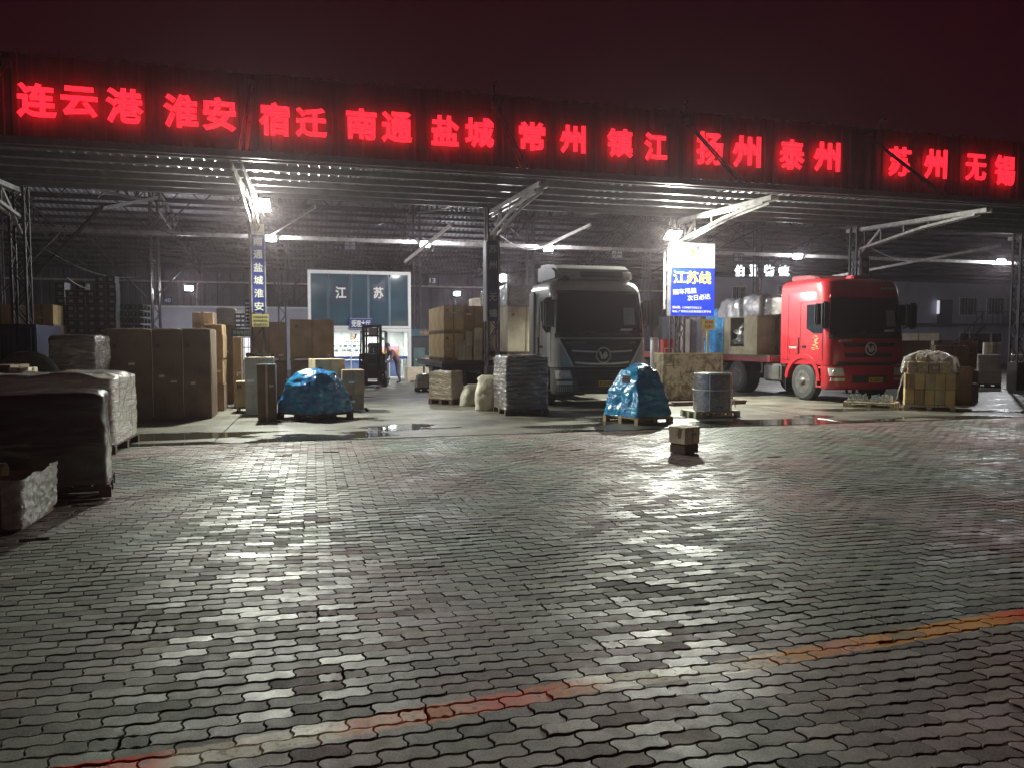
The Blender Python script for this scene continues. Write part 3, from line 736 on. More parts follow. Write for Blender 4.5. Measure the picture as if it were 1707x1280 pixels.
def mirror(parent, s, body, zc=2.34, h=.72, x0=1.25, w=.24, y=.04, twin=True):
    b = MB(); b.box((s*(x0+.16), y, zc), (w, .12, h)); m = b.build('mirror', body, parent, bevel=.045, seg=3, smooth=False)
    g = MB(); g.box((s*(x0+.16), y+.062, zc), (w*.8, .006, h*.85)); g.build('mirror_glass', M_GLASSD, m)
    a = MB(); a.tube([(s*1.18, .22, zc+h*.42), (s*(x0+.1), y+.05, zc+h*.42)], .018, 6); a.tube([(s*1.2, .2, zc-h*.48), (s*(x0+.1), y+.05, zc-h*.4)], .018, 6); a.tube([(s*(x0+.02), y+.05, zc+h*.42), (s*(x0+.02), y+.05, zc-h*.4)], .018, 6); a.build('mirror_arm', M_BLACK, m)
    if twin:
        b = MB(); b.box((s*(x0+.13), y+.34, zc+.04), (w*.9, .10, h*.8)); b.build('mirror', body, parent, bevel=.04, seg=3)
        a = MB(); a.tube([(s*1.2, .5, zc+.3), (s*(x0+.1), y+.36, zc+.3)], .016, 6); a.build('mirror_arm', M_BLACK, parent)
def emblem(parent, z, r=.165, x=0.0, off=.03):
    _, yf, hw, yb, Rc = cab_at(z); y = yf-off-.03
    b = MB(); b.tube([(x+r*math.cos(a), y, z+r*math.sin(a)) for a in np.linspace(0, 2*math.pi, 28, endpoint=False)], .016, 6, closed=True)
    for k in (-1, 0, 1):       # three slanting blades
        b.prism([(x+k*.075-.045, y+.01, z+.07+(.02 if k else 0)), (x+k*.075+.005, y+.01, z+.07+(.02 if k else 0)), (x+k*.075+.045, y+.01, z-.02), (x+.012+k*.03, y+.01, z-.10), (x+k*.03-.012, y+.01, z-.10)], (0, -.015, 0)) if k != 0 else b.prism([(x-.05, y+.01, z-.09), (x-.02, y+.01, z-.09), (x+.07, y+.01, z+.09), (x+.035, y+.01, z+.09)], (0, -.015, 0))
    b.build('emblem', M_CHROME, parent)
    b = MB(); b.lathe([(r*.93, 0), (r*.93, .012)], 28, (x, y+.004, z), 'Y'); b.build('emblem_disc', M_BLACK, parent)
def headlight(parent, s, z0=.72, z1=.93, lit=None):
    m = mat('headlight_glass', (.60, .58, .56), .3, .1, .25, 25, rvar=.05)
    o = patch(s*.80, s*1.19, s*.84, s*1.20, z0, z1, .02, .03, 8, 2, BUMPZ, .07).build('headlight', m, parent)
    b = MB()
    for xx in (.93, 1.07):
        _, yf, hw, yb, Rc = cab_at(.82, BUMPZ); y = cab_front(yf, hw, Rc, .07, xx)
        b.lathe([(.075, -.03), (.08, -.018), (.06, -.012), (.02, -.012)], 16, (s*xx, y, (z0+z1)/2), 'Y')
    b.build('reflector', M_CHROME, o)
def tractor(name, label, X, Y, red):
    global CABZ
    CABZ = CABZ_TALL if red else CABZ_LOW
    zt = CABZ[-1][0]; dz = zt-3.19
    t = thing(name, label, 'truck', (X, Y, 0))
    paint = mat('red_cab_paint', (.40, .012, .020), .42, 0, .12, 2, spec=.5, coat=.6, rvar=.08) if red else mat('grey_cab_paint', (.37, .365, .355), .42, .0, .12, 1.5, coat=.3, rvar=.1, dirt=(.27, .265, .255))
    dark = mat('grille_black', (.022, .022, .024), .6, 0, .2, 5)
    zs = list(np.linspace(1.0, 2.86, 16))+([2.94, 3.02, 3.08, 3.13, 3.165, 3.19] if not red else [2.98, 3.10, 3.19, 3.27, 3.31, 3.345, 3.365, 3.38])
    cab = loft(zs).build('cab', paint, t, smooth=True)
    cab.data.set_sharp_from_angle(angle=R(32))
    # bumper
    zb = [.34, .38, .42, .55, .70, .85, .985]
    bp = loft(zb, BUMPZ, .07).build('bumper', paint if red else mat('dark_bumper', (.10, .098, .10), .6, 0, .2, 5), t, smooth=True); bp.data.set_sharp_from_angle(angle=R(32))
    # windscreen
    ws = patch(-1.17, 1.17, -1.09, 1.09, 1.84, 2.84, .012, .012, 26, 8).build('windscreen', M_GLASSD, t, smooth=True); ws.data.set_sharp_from_angle(angle=R(40))
    patch(-1.19, 1.19, -1.19, 1.19, 1.72, 1.835, .014, .014, 26, 1).build('cowl', dark if red else M_BLACK, t)
    for xx in (-.62, .28):   # wipers
        w = MB(); w.tube([(xx, .02, 1.80), (xx+.55, .06, 1.88)], .012, 6); w.tube([(xx+.18, .04, 1.87), (xx+.72, .085, 1.915)], .010, 6); w.build('wiper', M_BLACK, t)
    # rear window light painted as a pale patch on the glass, and papers on the dash
    rw = patch(.60, .92, .60, .90, 2.05, 2.48, .018, .004, 4, 3).build('windscreen_light_patch', mat('painted_window_light', (.20, .25, .26) if not red else (.36, .34, .33), .5, 0, .1, 4), t)
    b = patch(.50, .86, .52, .84, 1.90, 1.96, .018, .004, 4, 1); b.build('dash_papers', M_LABEL, t)
    # side windows, doors and seams on both sides
    for s in (-1, 1):
        sx = s*(1.255); g = MB()
        pts = [(.38, 1.86), (.30, 2.2), (.36, 2.66), (1.02, 2.66), (1.02, 2.0), (.72, 1.86)]
        def sidex(z): return s*(cab_at(z)[2]+.006)
        g.prism([(sidex(z), y, z) for y, z in pts], (s*.004, 0, 0)); g.build('side_window', M_GLASSD, t)
        seam = MB()
        for y_ in (.34, 1.30): 
            for za, zc in ((1.12, 1.6), (1.6, 2.3), (2.3, 2.74)): seam.bar((sidex(za)-s*.002, y_, za), (sidex(zc)-s*.002, y_, zc), .012, .008)
        seam.bar((sidex(2.74), .34, 2.74), (sidex(2.74), 1.30, 2.74), .012, .008, up=(1, 0, 0)); seam.bar((sidex(1.1), 1.30, 1.12), (sidex(1.1), 2.15, 1.12), .01, .012, up=(1, 0, 0))
        for za, zc in ((1.12, 1.6), (1.6, 2.3), (2.3, 3.0)): seam.bar((sidex(za)-s*.002, 1.86, za), (sidex(zc)-s*.002, 1.86, zc), .014, .008)
        seam.build('door_seam', M_BLACK, t)
        hd = MB(); hd.box((s*1.262, .50+.62, 1.50), (.03, .17, .06)); hd.build('door_handle', M_BLACK, t, bevel=.01)
        hl = MB(); hl.bar((s*1.262, 1.36, 1.28), (s*1.262, 1.36, 1.75), .02); 
        # locker door outline on the sleeper
        for a_, c_ in (((1.40, 1.30), (1.78, 1.30)), ((1.40, 1.72), (1.78, 1.72)), ((1.40, 1.30), (1.40, 1.72)), ((1.78, 1.30), (1.78, 1.72))):
            seam2 = None; hl.bar((s*1.251, a_[0], a_[1]), (s*1.251, c_[0], c_[1]), .006, .008, up=(0, 0, 1) if a_[0] != c_[0] else (1, 0, 0))
        hl.build('locker_seam', M_BLACK if red else M_BLACK, t)
        # air fairing behind the door edge
        # wheel arch flare
        fl = MB(); aa = np.linspace(R(5), R(178), 14); ring = []
        for k, a in enumerate(aa):
            c0 = (1.18+.66*math.cos(a), .54+.62*math.sin(a)); c1 = (1.18+.78*math.cos(a), .54+.76*math.sin(a)); ring.append((c0, c1))
        vs = []; fs = []
        for (c0, c1) in ring: vs += [(s*1.27, c0[0], c0[1]), (s*1.27, c1[0], c1[1]), (s*.90, c0[0], c0[1]), (s*.90, c1[0], c1[1])]
        for k in range(len(ring)-1):
            a = 4*k; c = a+4; fs += [(a, a+1, c+1, c), (a+2, c+2, c+3, a+3), (a, c, c+2, a+2), (a+1, a+3, c+3, c+1)]
        fl.add(vs, fs); fl.build('wheel_arch', paint if red else M_BLACK, t)
        # steps between bumper and wheel
        stp = MB()
        for z_ in (.42, .68, .93): stp.box((s*1.12, .46, z_), (.24, .22, .035))
        stp.box((s*1.22, .585, .70), (.03, .035, .62)); stp.box((s*1.02, .46, .68), (.02, .24, .55)); stp.build('step', mat('step_paint', (.42, .06, .05), .4, 0, .2, 5) if red else M_BLACK, t)
        wheel(t, s*1.235, 1.18, side=s if False else (-1 if s < 0 else 1))
        mirror(t, s, M_BLACK if red else mat('mirror_grey', (.10, .10, .10), .5, 0, .1, 3))
    # headlights, fog lights
    for s in (-1, 1):
        headlight(t, s)
        patch(s*.80, s*1.17, s*.78, s*1.17, .58, .66, .02, .02, 8, 1, BUMPZ).build('fog_light', mat('fog_lamp_glass', (.6, .58, .56), .2, .2, .3, 40), t)
        if not red:
            b = MB()
            for r_ in range(4):
                for c_ in range(8):
                    xx = .80+c_*.048; _, yf, hw, yb, Rc = cab_at(.52, BUMPZ); b.box((s*xx, cab_front(yf, hw, Rc, .07, xx)-.012, .43+r_*.035), (.026, .012, .018))
            b.build('lamp_grid', M_WSTEEL, t)
    # radiator face
    if red:
        for z0, z1, xa, xb in ((1.50, 1.60, .78, .86), (1.22, 1.32, .74, .80), (1.005, 1.09, .98, .95)):
            patch(-xa, xa, -xb, xb, z0, z1, .012, .02, 20, 1).build('grille_slot', dark, t)
            c = patch(-xa, xa, -xa, xa, z0-.006, z0+.008, .022, .02, 20, 1); c.build('grille_trim', M_BLACK, t)
        patch(-.55, .55, -.55, .55, .52, .73, .012, .012, 10, 1, BUMPZ).build('lower_intake', dark, t)
        emblem(t, 1.44)
        text('AUMAN', 'lettering', M_TEXTG, t, (-1.0, -.0, 1.64), (1, .02, 0), (0, 0, 1), .42, .05, .02, .006)
        text('AUMAN', 'lettering', M_TEXTG, t, (.45, .185, 3.06), (1, .08, 0), (0, .2, 1), .5, .07, .02, .006)
    else:
        patch(-.72, .72, -1.09, 1.09, 1.02, 1.70, .014, .02, 24, 6).build('grille_panel', dark, t)
        patch(-.62, .62, -.72, .72, .44, .985, .014, .02, 20, 3, BUMPZ).build('lower_grille', dark, t)
        patch(-.80, .80, -.80, .80, 1.39, 1.43, .04, .03, 24, 1, arch=-.03).build('chrome_bar', M_CHROME, t)
        patch(-.72, .72, -.72, .72, 1.10, 1.145, .04, .03, 24, 1, arch=-.04).build('chrome_bar', M_CHROME, t)
        emblem(t, 1.30, .185, 0, .045)
        for z_ in (1.52, 1.475, 1.34, 1.26, 1.22, 1.18, 1.06): patch(-.78, .78, -.78, .78, z_, z_+.014, .026, .014, 20, 1).build('grille_slat', mat('grille_slat_grey', (.09, .09, .095), .4), t)
        for z_ in (.90, .82, .74, .52): patch(-.66, .66, -.66, .66, z_, z_+.014, .026, .014, 18, 1, BUMPZ).build('grille_slat', mat('grille_slat_grey', (.09, .09, .095), .4), t)
        for s in (-1, 1): patch(s*.74, s*.78, s*1.10, s*1.14, 1.02, 1.68, .022, .012, 3, 4).build('grille_edge', M_CHROME, t)
        patch(-1.16, 1.16, -1.16, 1.16, 1.695, 1.735, .022, .012, 24, 1).build('grille_edge', paint, t)
        text('AUMAN', 'lettering', M_TEXTG, t, (-.98, .0, 1.585), (1, .0, 0), (0, 0, 1), .52, .045, .02, .006)
        text('GTL', 'lettering', M_TEXTG, t, (.72, .03, 1.585), (1, .06, 0), (0, 0, 1), .2, .045, .02, .006)
        text('AUMAN', 'lettering', M_TEXTG, t, (.40, .205, 2.91), (1, .09, 0), (0, .25, 1), .5, .06, .02, .006)
        for s in (-1, 1):
            patch(s*.80, s*1.20, s*1.12, s*1.215, 1.0, 1.66, .012, .01, 6, 4).build('corner_panel', paint, t)
            b = MB(); b.box((s*1.26, 1.92, 1.75), (.03, .46, 2.4)); b.build('side_fairing', mat('white_side_fairing', (.34, .34, .33), .35, .1, .1, 3), t, bevel=.01)
    # number plate
    pl = MB(); pl.box((.18 if red else .10, -.035, .60), (.44, .012, .14)); p = pl.build('number_plate', mat('yellow_plate', (.60, .38, .03), .45, 0, .1, 8), t)
    text('B·Z0927' if red else 'B·20608', 'plate_lettering', M_BLACK, p, ((.18 if red else .10)-.19, -.042, .555), (1, 0, 0), (0, 0, 1), .38, .09, .01, .003)
    # roof deflector
    if red:
        b = MB(); b.prism([(-1.0, .95, 3.37), (-1.0, .85, 3.40), (-1.0, 1.3, 3.52), (-1.0, 2.1, 3.54), (-1.0, 2.1, 3.37)], (1.9, 0, 0)); b.build('roof_deflector', mat('dark_red_deflector', (.13, .012, .016), .45, 0, .2, 3), t, bevel=.05, seg=3)
        b = MB(); b.box((.15, .72, 3.41), (.62, .30, .12)); b.build('roof_marker', paint, t, bevel=.04, seg=3)
    else:
        prof = [(.62, 3.16), (.50, 3.26), (.62, 3.46), (.95, 3.60), (1.5, 3.66), (2.15, 3.68), (2.15, 3.16)]
        b = MB(); b.prism([(-1.05, y, z) for y, z in prof], (2.1, 0, 0)); rd = b.build('roof_deflector', paint, t, bevel=.09, seg=4)
        b = MB(); b.box((.18, .545, 3.345), (1.15, .05, .15), rot=Euler((R(-24), 0, 0)).to_matrix()); b.build('vent_opening', M_BLACK, rd, bevel=.02)
        b = MB(); b.lathe([(.05, 0), (.10, .26)], 14, (-.78, .42, 3.22), 'Y'); b.tube([(-.78, .55, 3.1), (-.78, .55, 3.2)], .02, 6); b.build('air_horn', M_BLACK, t)
    # sun visor lip
    patch(-1.12, 1.12, -1.10, 1.10, 2.83, 2.90, .03, .03, 24, 1).build('visor_lip', paint if red else M_BLACK, t)
    if red:
        text('TLL0001', 'lettering', M_TEXTW, t, (-1.258, 1.80, 1.44), (0, -1, 0), (0, 0, 1), .36, .06, .02, .004)
        b = MB()     # faded wrap-round decal on the door
        for k in range(18):
            rr = random.Random(k); y_ = .62+rr.uniform(-.10, .12); z_ = 1.42+k*.022
            b.box((-1.254, y_, z_), (.004, rr.uniform(.05, .13), .02))
        b.build('door_decal', mat('faded_gold_decal', (.45, .30, .12), .5, 0, .4, 12), t)
    # chassis, tank, rear wheels
    b = MB()
    for s in (-1, 1): b.b2((s*.42-.04, .55, .72), (s*.42+.04, 6.0, .98))
    for y_ in (1.0, 2.4, 3.4, 4.6, 5.6): b.b2((-.38, y_-.05, .76), (.38, y_+.05, .94))
    b.b2((-.9, 1.12, .48), (.9, 1.24, .60)); b.b2((-.8, 4.5, .45), (.8, 4.7, .62)); b.b2((-.5, .7, .5), (.5, 2.1, 1.0))
    b.build('chassis', M_STEEL, t)
    for s in (-1, 1):
        b = MB(); b.b2((min(s*.62, s*1.2), 2.28, .45), (max(s*.62, s*1.2), 3.15, .98)); b.build('fuel_tank', mat('tank_sheet', (.20, .19, .18), .35, .6, .3, 4), t, bevel=.06, seg=3)
        b = MB(); b.b2((min(s*.80, s*1.2), 1.98, .25), (max(s*.80, s*1.2), 2.03, 1.05)); b.build('mudguard', M_BLACK, t)
        wheel(t, s*1.24, 4.55, side=s, twin=True, w=.27)
        b = MB(); aa = np.linspace(R(15), R(165), 10)
        vs = []; fs = []
        for a in aa: vs += [(s*1.26, 4.55+.64*math.cos(a), .54+.64*math.sin(a)), (s*.66, 4.55+.64*math.cos(a), .54+.64*math.sin(a))]
        for k in range(9): fs.append((2*k, 2*k+2, 2*k+3, 2*k+1))
        b.add(vs, fs); b.build('fender', M_BLACK, t)
    return t
TG = (6.93, 17.15); TR = (14.58, 16.85)
tractor('semi_truck', 'grey cab-over truck with dark trapezoid grille parked nose-out under the canopy', *TG, False)
tractor('semi_truck', 'red cab-over truck with yellow number plate parked nose-out in the shed', *TR, True)
def trailer(x, y0, y1, label, deckm, z=1.22, w=2.45, axle=True):
    t = thing('flatbed_trailer', label, 'trailer', (x, y0, 0), 0, 'flatbed trailers in the shed')
    L_ = y1-y0; h = w/2
    b = MB()
    b.b2((-h, 0, z-.05), (h, L_, z)); 
    b.build('deck', mat('deck_planks', (.16, .11, .09), .8, 0, .3, 3, .3, 20), t)
    b = MB(); b.b2((-h-.02, 0, z-.2), (-h+.05, L_, z-.055)); b.b2((h-.05, 0, z-.2), (h+.02, L_, z-.055)); b.b2((-h+.055, -.03, z-.2), (h-.055, .03, z-.055)); b.build('side_rail', deckm, t)
    b = MB()
    for s in (-1, 1): b.b2((s*.42-.05, .2, z-.42), (s*.42+.05, L_-.1, z-.055))
    for k in range(int(L_/1.2)): b.b2((-h+.08, .5+k*1.2, z-.30), (h-.08, .58+k*1.2, z-.21))
    for s in (-1, 1):
        for k in range(int(L_/2.4)+1): b.b2((s*(h-.12)-.03, .5+k*2.2, z-.55), (s*(h-.12)+.03, .58+k*2.2, z-.305))
    b.build('frame', M_STEEL, t)
    if axle:
        for s in (-1, 1):
            for k in range(2): wheel(t, s*(h-.02), L_-2.4-k*1.3 if L_ > 6 else L_-.9-k*1.15, side=s, twin=True, w=.25, r=.48, z=.48)
    else:
        for s in (-1, 1):
            b = MB(); b.b2((s*.6-.06, .6, .03), (s*.6+.06, .75, z-.2)); b.b2((s*.6-.12, .55, 0), (s*.6+.12, .8, .03)); b.build('landing_leg', M_STEEL, t)
            wheel(t, s*(h-.02), 2.6, side=s, twin=True, w=.25, r=.46, z=.46)
    return t
M_REDRAIL = mat('red_rail_paint', (.30, .035, .03), .5, 0, .4, 4)
trailer(TG[0], 19.75, 31.0, 'flatbed trailer coupled behind the grey truck cab', M_STEEL)
trailer(TR[0], 19.6, 31.0, 'flatbed trailer with red side rail behind the red truck cab', M_REDRAIL)
trailer(3.98+1.225-.14+.03-.35, 22.8, 28.6, 'short flatbed trailer loaded with tall cartons left of the dark 苏州 column', M_STEEL, z=1.02, w=1.75, axle=False)
# ================================================================== CARGO helpers
def FR(pxl, pxr, pyt, pyb=None, Y=None):
    m = (pxl+pxr)/2
    if Y is None: Y = G(m, pyb).y
    return AY(pxl, 600, Y).x, AY(pxr, 600, Y).x, Y, AY(m, pyt, Y).z
def rect(x0, x1, y0, d, rz=0.0, about=None):
    P = [Vector((x0, y0, 0)), Vector((x1, y0, 0)), Vector((x1, y0+d, 0)), Vector((x0, y0+d, 0))]
    if rz:
        c = Vector(about) if about is not None else P[0]; c.z = 0; M_ = Matrix.Rotation(rz, 3, 'Z'); P = [c+M_ @ (p-c) for p in P]
    return P
def squared(C, R_, L):
    """near corner and its two neighbours turned into a true rectangle"""
    C, R_, L = Vector(C), Vector(R_), Vector(L); a = R_-C; b = L-C; a.z = b.z = 0
    ang = math.atan2(a.x*b.y-a.y*b.x, a.x*b.x+a.y*b.y); dv = (math.pi/2-ang)/2
    a = (Matrix.Rotation(-dv, 3, 'Z') @ a).normalized(); b = (Matrix.Rotation(dv, 3, 'Z') @ b).normalized()
    cr = lambda p, q: p.x*q.y-p.y*q.x
    w = -cr(C, R_)/cr(a, R_); d = -cr(C, L)/cr(b, L)      # reach the same sight lines as the measured corners
    return [C, C+a*w, C+a*w+b*d, C+b*d]
def wrapped(name, label, cat, base, h, m, z0=0.0, pallet=None, taper=(0, 0, 0, 0), amp=.025, layers=0, lamp=.02, seed=1, crown=.03, group=None, n=26, lean=(0, 0), fs=3.0, pin=.02, tpow=1.0):
    """load wrapped in film: a box on four base corners whose faces bulge, crease and round off at the edges"""
    base = [Vector(p) for p in base]; c = sum(base, Vector())/4; c.z = 0
    t = thing(name, label, cat, (c.x, c.y, z0), 0, group)
    P = [Vector((p.x-c.x, p.y-c.y, 0)) for p in base]
    zb = 0.0
    if pallet is not None:
        build_pallet(P, pallet, t); zb = .14
    off = Vector((seed*3.7, seed*1.3, seed*.7)); nz = max(8, int(n*h)); nn = n
    v = []; f = []; per = []
    def pt(u, w, s):     # s: height 0..1
        a = P[0].lerp(P[1], u); b = P[3].lerp(P[2], u); q = a.lerp(b, w)
        k = s
        q = q*(1-sum(taper)/4*k**tpow) + Vector((lean[0], lean[1], 0))*k*h
        return q
    ring = [(i/nn, 0) for i in range(nn)]+[(1, i/nn) for i in range(nn)]+[(1-i/nn, 1) for i in range(nn)]+[(0, 1-i/nn) for i in range(nn)]
    R_ = len(ring)
    def disp(q, z, nrm):
        p = Vector((q.x, q.y, z))+off
        d = amp*(noise.noise(p*fs)*1.1 + .6*noise.noise(Vector((p.x*fs*2.3, p.y*fs*2.3, p.z*fs*4.5))) + .35*noise.ridged_multi_fractal(p*fs*2.2, .9, 2.1, 3, 1.0, 2.0)-.3)
        if layers: d += lamp*(abs(math.sin(math.pi*(z/h*layers + .35*noise.noise(Vector((p.x*2, p.y*2, z*3)))))) - .6)
        return nrm*d
    hz = [0, .01]+list(np.linspace(.03, .95, nz))+[.975, .99, 1.0]
    for s in hz:
        inset = 1-pin*max(0, (s-.95)/.05)**2*2.2
        for (u, w) in ring:
            q = pt(u, w, s)
            nrm = q.normalized(); fx = abs(u-.5)*2; fw = abs(w-.5)*2
            # rounded vertical corners
            if fx > .9 and fw > .9: q = q*(1-.035*(min(fx, fw)-.9)/.1)
            z = zb+s*(h-zb)
            e = disp(q, z, nrm)
            zz = z + (crown*noise.noise(Vector((q.x*2.2, q.y*2.2, seed)))*1.6 if s > .96 else 0)
            v.append((q.x*inset+e.x, q.y*inset+e.y, zz))
    L = len(hz)
    for j in range(L-1):
        for k in range(R_): f.append((j*R_+k, j*R_+(k+1) % R_, (j+1)*R_+(k+1) % R_, (j+1)*R_+k))
    # top, shrinking rings
    b0 = (L-1)*R_; prev = b0
    for ri, sc in enumerate((.85, .6, .3)):
        st = len(v)
        for k in range(R_):
            x, y, z = v[b0+k]; q = Vector((x*sc, y*sc, 0)); 
            v.append((q.x, q.y, h + crown*noise.noise(Vector((q.x*3, q.y*3, seed+.3)))*1.5 + crown*.5))
        for k in range(R_): f.append((prev+k, prev+(k+1) % R_, st+(k+1) % R_, st+k))
        prev = st
    v.append((0, 0, h+crown*.5)); 
    for k in range(R_): f.append((prev+k, prev+(k+1) % R_, len(v)-1))
    MB().add(v, f).build('film_wrap', m, t, smooth=True)
    return t
def build_pallet(P, m, parent, name='pallet', z=0.0, H=.135, ext=.02):
    """boards and blocks under the four corners P (local)"""
    P = [p*(1+ext) for p in P]; b = MB(); ux = (P[1]-P[0]); uy = (P[3]-P[0]); w = ux.length; d = uy.length; ux = ux.normalized(); uy = uy.normalized()
    rz = math.atan2(ux.y, ux.x); o = P[0]
    def bx(u0, u1, w0, w1, za, zb_): c = o+ux*((u0+u1)/2)+uy*((w0+w1)/2); c.z = z+(za+zb_)/2; b.box(c, (u1-u0, w1-w0, zb_-za), rz)
    k = max(4, int(w/.17))
    for i in range(k): u = w*i/k; bx(u+.012, u+w/k-.012, 0, d, H-.022, H)
    for j in range(3): w0 = (d-.10)*j/2; bx(0, w, w0, w0+.10, H-.044, H-.0225)
    for j in range(3):
        w0 = (d-.10)*j/2
        for i in range(3): u = (w-.11)*i/2; bx(u, u+.11, w0, w0+.10, .0205, H-.0445)
        bx(0, w, w0, w0+.10, 0, .02)
    return b.build(name, m, parent)
def pallet_thing(label, base, m, z0=0.0, group=None, name='wooden_pallet'):
    base = [Vector(p) for p in base]; c = sum(base, Vector())/4; P = [Vector((p.x-c.x, p.y-c.y, 0)) for p in base]
    o = build_pallet(P, m, None, name, 0, .14, 0); o.location = (c.x, c.y, z0); return tag(o, label, 'pallet', group)
def carton(label, base, z0, z1, m=None, tape=True, lab=None, seams=0, group=None, name='carton', straps=0, cat='carton', pallet=None, tapes_m=None):
    base = [Vector(p) for p in base]; c = sum(base, Vector())/4; c.z = 0
    P = [Vector((p.x-c.x, p.y-c.y, 0)) for p in base]; h = z1-z0; zb = 0
    t = thing(name, label, cat, (c.x, c.y, z0), 0, group)
    if pallet is not None: build_pallet(P, pallet, t, H=.12); zb = .125
    rr = random.Random(int(c.x*91+c.y*37+z0*11))
    j = lambda s=.006: rr.uniform(-s, s)
    b = MB(); lo = [p*1.0+Vector((j(), j(), zb)) for p in P]; hi = [p*1.0+Vector((j(.01), j(.01), h)) for p in P]
    # faces with a middle ring so the sides bow out a little
    mid = [(a+bb)/2*1.0 for a, bb in zip(lo, hi)]; mid = [Vector((p.x*1.006, p.y*1.006, p.z)) for p in mid]
    vs = lo+mid+hi; fs = [(3, 2, 1, 0), (8, 9, 10, 11)]
    for r_ in (0, 4):
        for k in range(4): fs.append((r_+k, r_+(k+1) % 4, r_+4+(k+1) % 4, r_+4+k))
    b.add(vs, fs); b.build('box_body', m or M_CARD, t, bevel=.006, seg=1)
    ux = (P[1]-P[0]).normalized(); uy = (P[3]-P[0]).normalized(); w = (P[1]-P[0]).length; d = (P[3]-P[0]).length
    rz = math.atan2(ux.y, ux.x)
    if tape:
        b = MB(); q = (P[0]+P[3])/2; r = (P[1]+P[2])/2
        b.box(Vector((0, 0, h+.002)), (w*1.01, .05, .002), rz)
        for e_, s_ in ((q-ux*.008, 1), (r+ux*.008, 1)): b.box(e_+Vector((0, 0, h-.07)), (.002, .05, .14), rz)
        for s_ in (0,):
            b.box((P[0]+P[1])/2-uy*.009+Vector((0, 0, (h+zb)/2)), (.045, .002, h-zb), rz)
        b.build('tape', tapes_m or M_TAPE, t)
    if seams:
        b = MB()
        for k in range(1, seams+1):
            z = zb+(h-zb)*k/(seams+1); b.box(Vector((0, 0, z)), (w*1.014, d*1.014, .008), rz)
        b.build('seam', M_CARDD, t)
    if straps:
        b = MB()
        for k in range(straps):
            u = (k+.5)/straps; p = P[0].lerp(P[1], u)-uy*.010; b.box(p+Vector((0, 0, (h+zb)/2)), (.016, .003, h-zb), rz)
            p = P[0].lerp(P[3], u)-ux*.010; b.box(p+Vector((0, 0, (h+zb)/2)), (.003, .016, h-zb), rz)
        b.build('strap', M_STRAP, t)
    if lab is None and rr.random() < .65: lab = [(rr.uniform(.2, .8), rr.uniform(.3, .8), min(.16, w*.25), .05)]
    if rr.random() < .6 and w > .3:
        b = MB()
        for k in range(3): p = P[0].lerp(P[1], .12+.0*k)-uy*.011; b.box(p+ux*.03*k+Vector((0, 0, zb+(h-zb)*.82)), (.018, .002, .06), rz)
        b.box(P[0].lerp(P[1], .12)-uy*.011+ux*.03+Vector((0, 0, zb+(h-zb)*.82-.045)), (.10, .002, .01), rz); b.build('printed_mark', M_DKTEXT, t)
    if lab:
        b = MB()
        for (u, v_, sw, sh_) in lab:
            p = P[0].lerp(P[1], u)-uy*.012; b.box(p+Vector((0, 0, zb+(h-zb)*v_)), (sw, .003, sh_), rz)
        b.build('shipping_label', M_LABEL, t)
    return t
